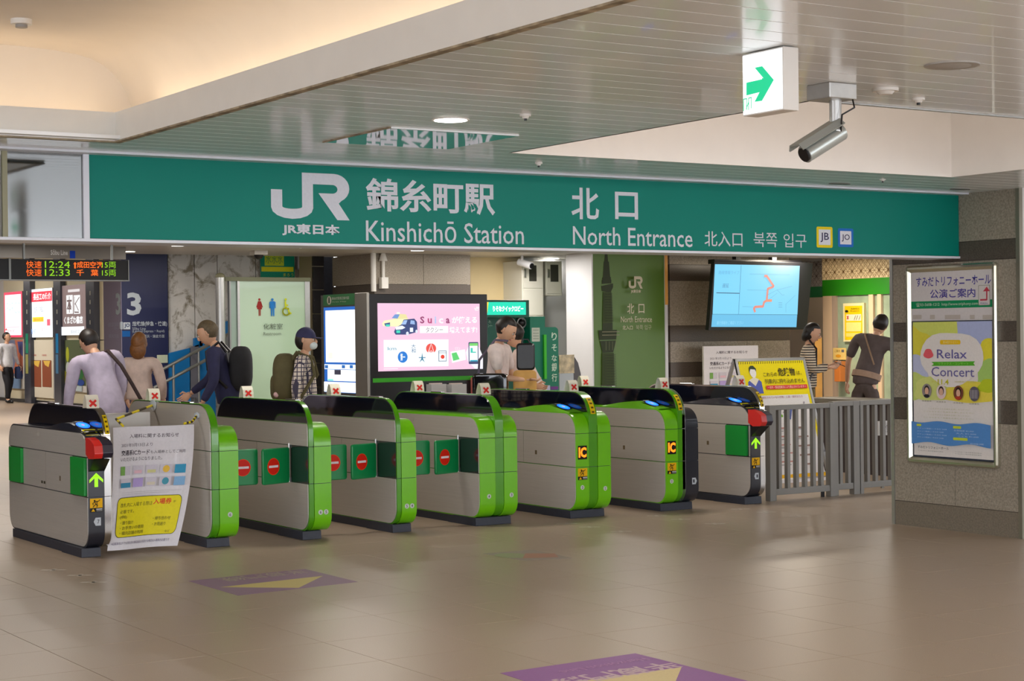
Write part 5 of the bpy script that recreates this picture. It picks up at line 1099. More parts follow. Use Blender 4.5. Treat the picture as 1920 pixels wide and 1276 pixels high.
c.line([ux(.585, .70), ux(.64, .57)], .026, (86, 100, 160)); c.line([ux(.66, .70), ux(.73, .54)], .014, (110, 90, 90)); c.poly([ux(.76, .70), ux(.81, .71), ux(.86, .50), ux(.85, .50)], (120, 110, 130)); ex_(.785, .685, .024, .018, (190, 110, 80))
for i in range(5): rx(.14, .80 + i * .1, .50, .815 + i * .1, (190, 130, 120)); rx(.14, .84 + i * .1, .44, .85 + i * .1, (150, 150, 150)); rx(.60, .80 + i * .11, .80, .82 + i * .11, (150, 120, 110))
rx(.06, 1.36, .97, 1.40, (236, 180, 20)); rx(.06, 1.42, .97, 1.62, (226, 222, 224)); 
for x, cc in ((.12, (180, 180, 190)), (.36, (200, 120, 130)), (.60, (210, 70, 60)), (.84, (200, 150, 160))): ex_(x + .04, 1.53, .05, .06, cc)
for i in range(3): rx(.1, 1.66 + i * .05, .6, 1.675 + i * .05, (150, 130, 20))
c.build('poster_print', af)
# framed concert poster on the pier
y0, y1, z0, z1 = 8.888, 9.797, .494, 2.008; XP = 9.94
pc = thing('poster_case', 'silver framed concert poster on the granite pier', 'poster', (XP, (y0 + y1) / 2, z0))
MB().box(XP - .02, XP, y0 + .01, y1 - .01, z0 + .01, z1 - .01, M_white).build('backing', pc)
fr = rrect(y0, y1, z0, z1, .03, 5); frm = rrect(y0 + .012, y1 - .012, z0 + .012, z1 - .012, .02, 5); fri = rrect(y0 + .05, y1 - .05, z0 + .05, z1 - .05, .002, 5)
mb = MB(); k = len(fr); L_ = [[(XP, *p) for p in fr], [(XP - .03, *p) for p in fr], [(XP - .042, *p) for p in frm], [(XP - .042, p[0] * .6 + q[0] * .4, p[1] * .6 + q[1] * .4) for p, q in zip(frm, fri)], [(XP - .024, *p) for p in fri], [(XP - .018, *p) for p in fri]]
mb.add(sum(L_, []), [(l * k + i, l * k + (i + 1) % k, (l + 1) * k + (i + 1) % k, (l + 1) * k + i) for l in range(5) for i in range(k)], mat('frame_silver', srgb(196, 194, 178), .22, .85)).build('frame', pc, smooth=True)
c = canvas_x(XP - .0205, step=.0006); VI = (70, 62, 150); yM = y1
c.rect(-y1 + .05, z0 + .05, -y0 - .05, z1 - .05, (214, 208, 208))
tW = lambda s_, x0, y0_, x1, y1_, col, **k: c.ptext(s_, x0, y0_, x1, y1_, col, **k)
c.text('すみだトリフォニーホール', *c.pxbox(1718, 517, 1858, 535), VI, bold=.012); c.text('公演ご案内', *c.pxbox(1744, 541, 1829, 558), VI, bold=.012)
def pr(x0, y0_, x1, y1_, col): c.poly([c.px(x0, y0_), c.px(x1, y0_ - (x1 - x0) * .02), c.px(x1, y1_ - (x1 - x0) * .015), c.px(x0, y1_)], col)
c.rect(-y1 + .05, c.px(1785, 577)[1] , -y0 - .05, c.px(1785, 563)[1], (0, 140, 88)); c.text('☎03-5608-1212  http://www.triphony.com', *c.pxbox(1718, 566, 1834, 574), (206, 222, 206))
c.rr(*c.pxbox(1835, 534, 1857, 572), .008, (150, 150, 140)); c.rr(*c.pxbox(1836, 535, 1856, 571), .008, (214, 206, 204)); RDD = (196, 60, 80)
c.line([c.px(1839, 562), c.px(1851, 561.5), c.px(1851, 545)], .012, RDD); c.poly([c.px(1844, 546), c.px(1851, 537), c.px(1857, 545.5)], RDD); c.text('約400m', *c.pxbox(1839, 566, 1853, 570), (90, 90, 150))
for x0, x1 in ((1713, 1729), (1745, 1754), (1773, 1802), (1820, 1829), (1844, 1864)): c.rect(*c.pxbox(x0, 590, x1, 598), (190, 180, 172))
# inner concert sheet
a0, b0 = c.px(1716, 858)[0], c.px(1790, 857)[1]; a1, b1 = c.px(1862, 620)[0], c.px(1790, 602.5)[1]
c.rect(a0 - .012, b0 - .012, a1 + .012, b1 + .008, (50, 56, 70)); 
def U(x, y_): return (a0 + (a1 - a0) * x, b1 - (b1 - b0) * y_)
def blob(x, y_, rx_, ry_, col, ph=0, amp=.12, n=26):
    pts = []
    for i in range(n):
        t_ = 2 * PI * i / n; k_ = 1 + amp * math.sin(3 * t_ + ph) + amp * .5 * math.sin(5 * t_ + 2 * ph); q = (min(1, max(0, x + rx_ * k_ * math.cos(t_))), min(1, max(0, y_ + ry_ * k_ * math.sin(t_)))); pts.append(U(*q))
    c.poly(pts, col)
c.rect(a0, b0, a1, b1, (228, 222, 218)); blob(.25, .04, .42, .11, (214, 222, 110)); blob(.9, .08, .38, .17, (176, 186, 226), 1); blob(.02, .2, .22, .17, (226, 216, 70), 2); blob(.97, .25, .16, .12, (232, 220, 60)); blob(.98, .42, .18, .14, (170, 206, 110), 1); blob(.03, .38, .16, .13, (190, 196, 226)); blob(.06, .48, .2, .1, (200, 216, 120), 2); blob(.3, .5, .3, .09, (214, 222, 130), 1); blob(.72, .52, .36, .08, (234, 216, 80)); blob(.95, .47, .12, .05, (190, 206, 40))
blob(.5, .27, .40, .20, (232, 226, 222), 3, .05)
c.rr(*(U(.36, .168) + U(.62, .135)), .012, (240, 196, 20)); c.text('第14回ファミリー', *(U(.40, .161) + U(.59, .142)), (240, 226, 160)); c.text('Relax', *(U(.32, .272) + U(.70, .205)), (104, 98, 160), bold=.006); blob(.21, .238, .062, .036, (232, 96, 106), 0, .08)
c.poly([U(.25, .298), U(.80, .290), U(.78, .305), U(.80, .322), U(.25, .328), U(.28, .313)], (84, 176, 40)); c.text('リラックス・コンサート', *(U(.34, .318) + U(.72, .300)), (160, 216, 110)); c.text('Concert', *(U(.25, .405) + U(.79, .335)), (110, 104, 160), bold=.004)
c.text('11.4', *(U(.33, .465) + U(.47, .425)), (206, 200, 40), bold=.02); c.text('2020.', *(U(.25, .45) + U(.32, .437)), (214, 206, 90)); c.text('14:00開演(13:30開場)', *(U(.55, .45) + U(.80, .435)), (206, 200, 120))
for i, (x, bg, hair_) in enumerate(((.19, (150, 140, 140), (50, 44, 50)), (.38, (226, 210, 206), (70, 50, 56)), (.60, (120, 70, 50), (40, 26, 20)), (.80, (96, 90, 104), (60, 56, 70)))):
    q = U(x, .515 + .004 * i); rw = (a1 - a0) * .062; c.ell(q[0], q[1], rw, rw * 1.12, bg)
    if i < 3: c.ell(q[0], q[1] + rw * .15, rw * .56, rw * .72, hair_, n=16); c.ell(q[0], q[1] - rw * .02, rw * .42, rw * .58, (222, 176, 150), n=16); c.ell(q[0], q[1] - rw * .78, rw * .6, rw * .28, [(30, 30, 40), (230, 200, 200), (180, 60, 40)][i], n=14)
    else:
        for k_ in range(5): c.rect(q[0] - rw * .7 + k_ * rw * .3, q[1] - rw * .7, q[0] - rw * .6 + k_ * rw * .3, q[1] + rw * .6, (190, 186, 190), lay=0)
        c.k += 1
    c.text('出演者名', *(U(x - .06, .595 + .003 * i) + U(x + .06, .585 + .003 * i)), (120, 116, 80))
for i in range(4): c.text('こころやすらぐ名曲をお楽しみください', *(U(.22 - .06 * (i % 2), .650 + .022 * i) + U(.74 + .06 * (i % 2), .640 + .022 * i)), (190, 186, 150))
n = 24; top_ = [U(i / n, .745 + .008 * math.sin(i * .55)) for i in range(n + 1)]; bot = [U(i / n, .905 + .010 * math.sin(i * .5 + 2)) for i in range(n + 1)]; c.poly(top_ + bot[::-1], (84, 140, 206)); WB = (190, 212, 236)
c.rr(*(U(.07, .780) + U(.13, .763)), .006, (200, 214, 60)); c.rr(*(U(.54, .785) + U(.64, .766)), .006, (200, 214, 60)); c.rr(*(U(.54, .870) + U(.72, .850)), .006, (200, 214, 60))
for i in range(4): c.text('チケット取扱い すみだ 5608', *(U(.08, .800 + .022 * i) + U(.46 - .04 * (i % 2), .790 + .022 * i)), WB); 
for i, s_ in enumerate(('全席指定 ¥2,000', '大人 ¥1,500', 'こども ¥1,000')): c.text(s_, *(U(.55 + .03 * i, .805 + .02 * i) + U(.80 + .03 * i, .793 + .02 * i)), WB)
c.text('03-5608-5400', *(U(.76, .895) + U(.92, .883)), WB); c.text('すみだトリフォニーホール', *(U(.09, .945) + U(.49, .925)), (96, 96, 96), bold=.01)
for i in range(3): c.text('〒130-0013 東京都墨田区錦糸', *(U(.09 + .48 * (i > 0), .965 + .014 * (i > 0) * (i - 1.5)) + U(.42 + .48 * (i > 0), .957 + .014 * (i > 0) * (i - 1.5))), (150, 150, 146))
c.build('poster_print', pc)
# stickers on the floor
def sticker(label, corners, draw, name='floor_sticker', z=.0012, base=(150, 104, 160)):
    q = [onz(u, v, z) for u, v in corners]; t = thing(name, label, 'floor sticker', (sum((p.x for p in q)) / 4, sum((p.y for p in q)) / 4, 0))
    mb = MB(); m_ = ink(tuple(x / 255 for x in base)); mb.add([(p.x, p.y, 0.0003) for p in q] + [(p.x, p.y, z) for p in q], [(4, 5, 6, 7), (0, 1, 5, 4), (1, 2, 6, 5), (2, 3, 7, 6), (3, 0, 4, 7)], m_); mb.build('vinyl_sheet', t)
    c = canvas_z(z, .0003); draw(c); 
    if c.mb.v: c.build('print', t)
def ftext(c, s_, O3, U3, V3, col, w, h, bold=0):     # text in a floor frame: O3 lower left, U3 reading direction, V3 up
    v, fs = text_mesh(s_, bold, 0); c.mb.add([c.P(*(O3 + U3 * p[0] * w + V3 * p[1] * h)) for p in v], fs, c.m(col)); c.k += 1
def v2(p): return Vector((p.x, p.y))
def s1(c):
    c.ppoly([(412.5, 1100.2), (605.6, 1079), (559.7, 1101.6)], (206, 190, 116)); a = v2(onz(572, 1071)); b = v2(onz(412, 1089)); 
    U3 = (b - a).normalized(); V3 = Vector((-U3.y, U3.x)); V3 = V3 if (V3.x * .54 + V3.y * .84) < 0 else -V3
    ftext(c, '半蔵門線', a - V3 * .10, U3, V3, (180, 168, 150), (b - a).length * .95, .17)
def s2(c):
    c.ppoly([(1278, 1250), (960, 1294), (1258, 1298)], (222, 204, 150)); a = v2(onz(1245, 1240)); b = v2(onz(1015, 1277)); U3 = (b - a).normalized(); V3 = Vector((-U3.y, U3.x)); V3 = V3 if (V3.x * .54 + V3.y * .84) < 0 else -V3
    ftext(c, '半蔵門線', a + V3 * .0, U3, V3, (206, 180, 190), (b - a).length, .16, .02); ftext(c, 'Hanzomon Line', a - V3 * .13 - U3 * -.02, U3, V3, (190, 140, 190), (b - a).length * .7, .06)
sticker('worn purple floor sticker with a cream arrow in front of the steel gates', [(352.5, 1088.4), (446, 1115.6), (671, 1090), (572, 1066)], s1, base=(144, 114, 140))
sticker('purple floor sticker with a cream arrow at the lower edge of the view', [(938, 1261), (1120, 1320), (1420, 1280), (1191, 1224)], s2, base=(150, 100, 162))
def s3(c): c.pell(960, 1041, 38, 6, (150, 160, 120)); c.ppoly([(985, 1037), (1040, 1037), (1048, 1044), (980, 1046)], (176, 132, 110))
sticker('faded round pictogram sticker on the floor in front of the middle gates', [(905, 1037), (980, 1050), (1075, 1046), (1000, 1030)], s3, base=(158, 146, 136))
WM = [(150, 1078), (100, 1068), (175, 1091), (1062, 981), (1105, 987.5), (1164, 996), (1231, 966.5), (1276, 973), (1340, 981.5), (1388, 954), (1436, 959.5), (1498, 967), (1010, 975), (620, 1024)]
LMK = [f'{a} worn white lane mark of three {b}' for b in ('below the black gate at the far left', 'before the all-green display gate', 'before the half black gate', 'before the black gate by the fence') for a in ('middle', 'farthest', 'nearest')]
LMK[3:] = [f'{a} worn white lane mark of three {b}' for b in ('before the all-green display gate', 'before the half black gate', 'before the black gate by the fence') for a in ('farthest', 'middle', 'nearest')]
for i, (u, v) in enumerate(WM[:-2]):
    p = onz(u, v); t = None; mb = MB(); a = Vector((.84, -.54, 0)); b = Vector((.54, .84, 0)); P0 = Vector((p.x, p.y, .0008))
    for s_ in (-1, 0, 1): q = P0 + a * s_ * .055; mb.add([q - a * .03 - b * .016, q + a * .022 - b * .022, q + a * .034 + b * .012, q - a * .018 + b * .02], [(0, 1, 2, 3)], ink((214 / 255, 206 / 255, 196 / 255)))
    q = P0; mb.add([q - b * .05 - a * .012, q - b * .05 + a * .012, q + b * .05 + a * .012, q + b * .05 - a * .012], [(0, 1, 2, 3)], ink((214 / 255, 206 / 255, 196 / 255)))
    mb.build('lane_arrow_mark', label=LMK[i], cat='floor mark', group='white lane marks before the gates')
# yellow guiding line far behind at the left
MB().box(-4, 3.9, onz(2, 800).y - .02, onz(2, 800).y + .10, .0003, .003, ink((226 / 255, 196 / 255, 60 / 255))).build('floor_line', label='far one of two yellow guide lines on the floor at the left edge', cat='floor line')
MB().box(-4, 4.0, onz(2, 866).y - .03, onz(2, 866).y + .06, .0003, .003, ink((222 / 255, 182 / 255, 60 / 255))).build('floor_line', label='near one of two yellow guide lines on the floor at the left edge', cat='floor line')
# downlights beyond the sign (world places from the visible ones)
DL = [(569, 464), (783, 469), (982, 471), (1037, 484), (335, 460), (240, 471), (72, 453), (8, 464)]
nm = ['downlight over the restroom panel', 'downlight over the granite column', 'downlight over the cream recess', 'downlight over the short electrical cabinet', 'downlight left of the dome camera', 'downlight over the departure board right end', 'leftmost of the bright downlights under the glass transom', 'downlight at the left edge of the view']
for i, (u, v) in enumerate(DL):
    p = onz(u, v, ZB); downlight((p.x, p.y), ZB, .085, 9 if u != 1037 else 2, 'small round lit ' + nm[i], 'downlights beyond the sign')
for x, y in ((3.5, 12.5), (6.5, 12.5), (9.5, 12.5), (12.5, 12.5), (5.0, 15.5), (8.2, 15.2), (11.4, 15.4), (14.4, 16.4), (16.4, 16.4), (9.3, 18.2), (12.0, 18.4)):
    area('passage_fill_light', (x, y, ZB - .02), .4, 15)  # area lights added to brighten the deep passage, without fixtures
area('office_fill_light', (16.3, 18.2, ZB - .03), .5, 52, (1, .87, .70))  # warm area light added to brighten the office front, without a fixture
area('passage_fill_light', (12.9, 19.7, ZB - .02), .3, 14)  # added to brighten the white cabinets and the cream wall
for x, y in ((9, 26), (9, 33), (10, 41), (10, 50)): area('hall_fill_light', (x, y, 3.6), 1.5, 140)  # unseen area lights added to brighten the far hall and its left wall
p = onz(485, 470, ZB); t = thing('dome_camera', 'white dome camera on the low ceiling above the restroom panel', 'camera', (p.x, p.y, ZB - .15)); MB().box(p.x - .09, p.x + .09, p.y - .08, p.y + .08, ZB - .05, ZB, M_white).build('base_box', t, bev=.005); MB().ell((p.x, p.y, ZB - .05), (.06, .06, .06), M_black).build('dome', t, smooth=True)
# ================================================================ PEOPLE
def skin_geo(verts, edges, radii, root=0, sub=1):
    me = bpy.data.meshes.new('s'); me.from_pydata([tuple(v) for v in verts], edges, []); ob = bpy.data.objects.new('s', me); _TS.collection.objects.link(ob)
    sm = ob.modifiers.new('skin', 'SKIN'); sm.use_smooth_shade = True; sm.branch_smoothing = .3
    if not me.skin_vertices: me.skin_vertices.new() if hasattr(me.skin_vertices, 'new') else None
    for i, r in enumerate(radii): sv = me.skin_vertices[0].data[i]; sv.radius = (r, r) if not isinstance(r, tuple) else r; sv.use_root = (i == root)
    ss = ob.modifiers.new('sub', 'SUBSURF'); ss.levels = sub; ss.render_levels = sub
    _TS.view_layers[0].update(); dg = _TS.view_layers[0].depsgraph; ev = ob.evaluated_get(dg); m2 = ev.to_mesh()
    vs = [v.co.copy() for v in m2.vertices]; fs = [tuple(p.vertices) for p in m2.polygons]; ev.to_mesh_clear(); bpy.data.objects.remove(ob); bpy.data.meshes.remove(me)
    return vs, fs
def fabric(name, col, pattern=None, col2=None, freq=1, axis='z'):
    if name in MATS: return MATS[name]
    m = mat(name, col, .85, noise=.10, nscale=18, bump=.3); nt = m.node_tree; b = nt.nodes['Principled BSDF']
    if pattern:
        tc = nt.nodes.new('ShaderNodeTexCoord'); sp = nt.nodes.new('ShaderNodeSeparateXYZ'); nt.links.new(tc.outputs['Object'], sp.inputs[0])
        def band(sock, fr, w):
            a = nt.nodes.new('ShaderNodeMath'); a.operation = 'MULTIPLY'; a.inputs[1].default_value = fr; nt.links.new(sock, a.inputs[0])
            f_ = nt.nodes.new('ShaderNodeMath'); f_.operation = 'FRACT'; nt.links.new(a.outputs[0], f_.inputs[0])
            g = nt.nodes.new('ShaderNodeMath'); g.operation = 'LESS_THAN'; g.inputs[1].default_value = w; nt.links.new(f_.outputs[0], g.inputs[0]); return g.outputs[0]
        s = band(sp.outputs['Z'], freq, .42 if pattern == 'stripe' else .22)
        if pattern == 'plaid':
            s2 = band(sp.outputs['X'], freq, .22); s3 = band(sp.outputs['Y'], freq, .22)
            for q in (s2, s3): mx = nt.nodes.new('ShaderNodeMath'); mx.operation = 'MAXIMUM'; nt.links.new(s, mx.inputs[0]); nt.links.new(q, mx.inputs[1]); s = mx.outputs[0]
        old = b.inputs['Base Color'].links[0].from_socket; mx = nt.nodes.new('ShaderNodeMix'); mx.data_type = 'RGBA'; nt.links.new(s, mx.inputs[0]); nt.links.new(old, mx.inputs[6]); mx.inputs[7].default_value = (*col2, 1); nt.links.new(mx.outputs[2], b.inputs['Base Color'])
    return m
V3 = Vector
def person(label, x, y, rz, h=1.7, lean=0, side=0, head=(0, 0, 0), arms=None, legs=None, shirt=None, sleeve=1, hem=.90, trousers=None, hair=None, hairlen=0, cap=None, mask=False, belt=None, shoulders=.19, shoes=None, collar=None):
    """forward is local -Y; head=(nod, yaw, roll) degrees; arms=[(elbow offset, wrist offset)] from the shoulder, left (-x) first"""
    k = h / 1.7; root = thing('person', label, 'person', (x, y, 0), rz=rz)
    S = lambda v: V3(v) * k
    up = Matrix.Translation(S((0, 0, .92))) @ Matrix.Rotation(math.radians(lean), 4, 'X') @ Matrix.Rotation(math.radians(side), 4, 'Y') @ Matrix.Translation(-S((0, 0, .92)))
    U_ = lambda v: up @ S(v)
    sh = [U_((-shoulders, .005, 1.40)), U_((shoulders, .005, 1.40))]
    arms = arms or [(V3((-.05, .02, -.28)), V3((-.06, -.04, -.53))), (V3((.05, .02, -.28)), V3((.06, -.04, -.53)))]
    el = [sh[i] + V3(arms[i][0]) * k for i in (0, 1)]; wr = [sh[i] + V3(arms[i][1]) * k for i in (0, 1)]
    legs = legs or [((-.10, 0), (-.11, 0)), ((.10, 0), (.11, 0))]     # (knee x,y), (ankle x,y)
    hip = [S((-.09, 0, .86)), S((.09, 0, .86))]; kn = [S((legs[i][0][0], legs[i][0][1], .47)) for i in (0, 1)]; an = [S((legs[i][1][0], legs[i][1][1], .08)) for i in (0, 1)]; toe = [a + S((0, -.15, -.045)) for a in an]
    P = [S((0, 0, .92)), U_((0, 0, 1.06)), U_((0, 0, 1.22)), U_((0, .005, 1.37)), U_((0, .01, 1.46)), U_((0, 0, 1.52))]
    R = [(.085, .07), (.08, .065), (.085, .065), (.07, .055), .046, .05]
    E = [(0, 1), (1, 2), (2, 3), (3, 4), (4, 5)]
    for i in (0, 1):
        n = len(P); mid = U_(((-1, 1)[i] * shoulders * .62, .005, 1.385)); P += [mid, sh[i], el[i], wr[i]]; R += [.040, .040, .036, .026]; E += [(3, n), (n, n + 1), (n + 1, n + 2), (n + 2, n + 3)]
        n = len(P); P += [hip[i], (hip[i] + kn[i]) / 2, kn[i], an[i], toe[i]]; R += [.060, .055, .045, .038, .03]; E += [(0, n), (n, n + 1), (n + 1, n + 2), (n + 2, n + 3), (n + 3, n + 4)]
    R = [tuple(a * k for a in r) if isinstance(r, tuple) else r * k for r in R]
    mb = MB(); mb.add(*skin_geo(P, E, R), M_skin)
    # head
    hc = U_((0, 0, 1.52)); HM = Matrix.Translation(hc) @ (up.to_3x3().to_4x4()) @ Matrix.Rotation(math.radians(head[1]), 4, 'Z') @ Matrix.Rotation(math.radians(head[0]), 4, 'X') @ Matrix.Rotation(math.radians(head[2]), 4, 'Y')
    def H(p): return HM @ (V3(p) * k)
    hd = MB()
    def fshape(p, q):
        if p.z < 0: q.x *= 1 + .28 * p.z; q.y = q.y * (1 + .15 * p.z) - (.012 * -p.z)
        return q
    hd.ell((0, -.012, .075), (.076, .094, .118), M_skin, 18, 14, fshape)
    hd.ell((0, -.108, .068), (.013, .018, .024), M_skin, 8, 6)
    for s_ in (-1, 1):
        hd.ell((s_ * .03, -.094, .088), (.014, .008, .008), mat('eye_white', srgb(226, 222, 216), .3), 8, 6); hd.ell((s_ * .03, -.101, .088), (.006, .004, .007), M_black, 8, 6); hd.ell((s_ * .031, -.098, .108), (.018, .006, .004), M_hair, 8, 4); hd.ell((s_ * .078, 0, .075), (.009, .018, .03), M_skin, 8, 6)
    hd.ell((0, -.098, .022), (.024, .008, .007), mat('lips', srgb(176, 104, 92), .5), 8, 6)
    hd.v = [tuple(H(p)) for p in hd.v]; mb.v, mb.f, mb.m, o0 = mb.v + hd.v, mb.f + [[i + len(mb.v) for i in f] for f in hd.f], mb.m + [0] * 0, 0
    for i_, m_ in enumerate(hd.mats): mb.mi(m_)
    mb.m += [mb.mats.index(hd.mats[i]) for i in hd.m]
    # hands with five fingers
    for i in (0, 1):
        d = (wr[i] - el[i]).normalized(); sd = d.cross(V3((0, 1, 0))) if abs(d.y) < .85 else d.cross(V3((0, 0, 1))); 
        a = V3((0, -1, 0)) - d * d.dot(V3((0, -1, 0))); a = a.normalized() if a.length > .2 else d.orthogonal().normalized(); n_ = d.cross(a).normalized()
        c_ = wr[i] + d * .05 * k; mb.add(*_palm(wr[i], c_, d, a, n_, k), M_skin)
        for f_, (off, ln, cu) in enumerate(((.030, .062, .5), (.011, .070, .55), (-.009, .066, .6), (-.028, .052, .7))):
            b0 = wr[i] + d * .078 * k + a * off * k; cin = n_ * ((-1, 1)[i]); p1 = b0 + (d * .9 + cin * cu * .3).normalized() * ln * .45 * k; p2 = p1 + (d * .7 + cin * cu).normalized() * ln * .32 * k; p3 = p2 + (d * .4 + cin * cu * 1.3).normalized() * ln * .25 * k
            mb.tube([b0 - d * .012 * k, b0, p1, p2, p3], [.0095 * k, .0095 * k, .0085 * k, .0075 * k, .006 * k], M_skin, 6)
        b0 = wr[i] + d * .03 * k + a * .034 * k; mb.tube([b0 - a * .01 * k, b0 + (a + d * .6).normalized() * .028 * k, b0 + (a * .5 + d).normalized() * .056 * k], [.012 * k, .0105 * k, .008 * k], M_skin, 6)
    body = mb.build('body', root, local=True, smooth='all')
    # clothes
    cs = shirt
    ph = S((0, 0, hem)) if not lean else S((0, 0, hem)); nb = U_((0, .012, 1.455))
    P2 = [ph, S((0, 0, (hem + 1.0) / 2 if hem < .93 else hem + .045)), U_((0, 0, 1.08)), U_((0, 0, 1.24)), U_((0, .005, 1.375)), nb]; R2 = [(.175, .14), (.172, .135), (.165, .13), (.172, .13), (.135, .105), .066]; E2 = [(0, 1), (1, 2), (2, 3), (3, 4), (4, 5)]
    for i in (0, 1):
        n = len(P2); mid = U_(((-1, 1)[i] * shoulders * .6, .005, 1.39)); e_ = el[i] if sleeve >= 1 else sh[i].lerp(el[i], .85)
        P2 += [mid, sh[i] + V3((0, 0, .002)), sh[i].lerp(e_, .5), e_]; R2 += [.092, .078, .066, .055]; E2 += [(4, n), (n, n + 1), (n + 1, n + 2), (n + 2, n + 3)]
        if sleeve >= 1: P2.append(el[i].lerp(wr[i], .93)); R2.append(.040); E2.append((n + 3, n + 4))
    R2 = [tuple(a * k for a in r) if isinstance(r, tuple) else r * k for r in R2]
    MB().add(*skin_geo(P2, E2, R2), cs).build('shirt', root, local=True, smooth='all')
    P3 = [S((0, 0, .99)), S((0, 0, .92))]; R3 = [(.14, .115), (.16, .13)]; E3 = [(0, 1)]
    for i in (0, 1):
        n = len(P3); P3 += [hip[i], (hip[i] + kn[i]) / 2, kn[i], (kn[i] + an[i]) / 2, an[i] + V3((0, .005, .01))]; R3 += [.112, .10, .082, .070, .064]; E3 += [(1, n), (n, n + 1), (n + 1, n + 2), (n + 2, n + 3), (n + 3, n + 4)]
    R3 = [tuple(a * k for a in r) if isinstance(r, tuple) else r * k for r in R3]
    MB().add(*skin_geo(P3, E3, R3, 1), trousers).build('trousers', root, local=True, smooth='all')
    for i in (0, 1):
        c_ = an[i]; f_ = lambda p, q: V3((q.x, q.y, max(q.z, -.03 * k)))
        MB().ell(c_ + S((0, -.07, -.045)), (.048 * k, .135 * k, .055 * k), shoes or M_black, 14, 10, f_).build('shoe', root, local=True, smooth='all')
    if belt: 
        B0 = MB(); 
        for zc_, rx_, ry_ in ((.985, .162, .132),):
            n = 20; vs = []
            for zz_, g in ((.95, 1), (.953, 1.05), (1.02, 1.05), (1.023, 1)): vs += [U_((rx_ * g * math.cos(t * 2 * PI / n), ry_ * g * math.sin(t * 2 * PI / n), zz_)) for t in range(n)]
            B0.add(vs, [(l * n + i, l * n + (i + 1) % n, (l + 1) * n + (i + 1) % n, (l + 1) * n + i) for l in range(3) for i in range(n)], belt)
        B0.build('belt', root, local=True, smooth=True)
    hm = hair or M_hair
    if cap:
        hb = MB().ell((0, 0, .10), (.085, .104, .105), cap, 18, 12, lambda p, q: q if p.z > -.05 else V3((q.x * .9, q.y * .9, -.005)))
        hb.prism([(-.06, -.09), (.06, -.09), (.045, -.165), (0, -.18), (-.045, -.165)], 'z', .105, .112, cap); hb.v = [tuple(H(p)) for p in hb.v]; hb.build('cap', root, local=True, smooth=True)
        hb = MB().ell((0, .02, .07), (.082, .088, .10), hm, 16, 12, lambda p, q: q if p.y > -.1 else q * .8); hb.v = [tuple(H(p)) for p in hb.v]; hb.build('hair', root, local=True, smooth='all')
    else:
        def hf(p, q):
            if p.y < -.25 and p.z < .45: return q * .78
            if p.z < -.25 and not hairlen: return V3((q.x * .93, q.y * .93, q.z * .8))
            return q
        hb = MB().ell((0, .006, .09), (.088, .106, .118), hm, 20, 14, hf)
        if hairlen: hb.ell((0, .055, .09 - hairlen * .45), (.092, .05, hairlen * .62), hm, 16, 10)
        hb.v = [tuple(H(p)) for p in hb.v]; hb.build('hair', root, local=True, smooth='all')
    if mask: hb = MB().ell((0, -.085, .03), (.058, .042, .042), mat('mask_white', srgb(220, 228, 230), .7), 14, 8); hb.v = [tuple(H(p)) for p in hb.v]; hb.build('face_mask', root, local=True, smooth='all')
    root['_k'] = k
    return root, dict(sh=sh, el=el, wr=wr, U=U_, H=H, k=k)
def _palm(w, c, d, a, n, k):
    vs = []; prof = [(-.005, .024, .018), (.02, .032, .016), (.05, .042, .015), (.08, .040, .012), (.088, .034, .008)]
    for t, ra, rn in prof:
        for j in range(10): th = 2 * PI * j / 10; vs.append(w + d * t * k + a * ra * k * math.cos(th) + n * rn * k * math.sin(th))
    fs = [(l * 10 + j, l * 10 + (j + 1) % 10, (l + 1) * 10 + (j + 1) % 10, (l + 1) * 10 + j) for l in range(4) for j in range(10)] + [tuple(range(9, -1, -1)), tuple(range(40, 50))]
    return vs, fs
def toworld(root, p): return Matrix.Rotation(root.rotation_euler.z, 4, 'Z') @ V3(p) + root.location
RIGHT, LEFT, AWAY, TOCAM = math.radians(57.3), math.radians(237.3), math.radians(147.3), math.radians(-32.7)
def at(u, D, v=700): r = ray(u, v); p = CAMP + r * (D / FPX); return p.x, p.y
def boxy(root):
    Mz = Matrix.Rotation(root.rotation_euler.z, 3, 'Z')
    def f(p, q):
        s = lambda a: math.copysign(abs(a) ** .62, a); r = V3((q.x / (abs(p.x) or 1) if p.x else 0, 0, 0)); 
        e = V3((abs(q.x) ** 1, abs(q.y), abs(q.z))); ax = [abs(q[i]) / abs(p[i]) if abs(p[i]) > 1e-6 else 0 for i in range(3)]
        return Mz @ V3((s(p.x) * ax[0], s(p.y) * ax[1], s(p.z) * ax[2]))
    return f
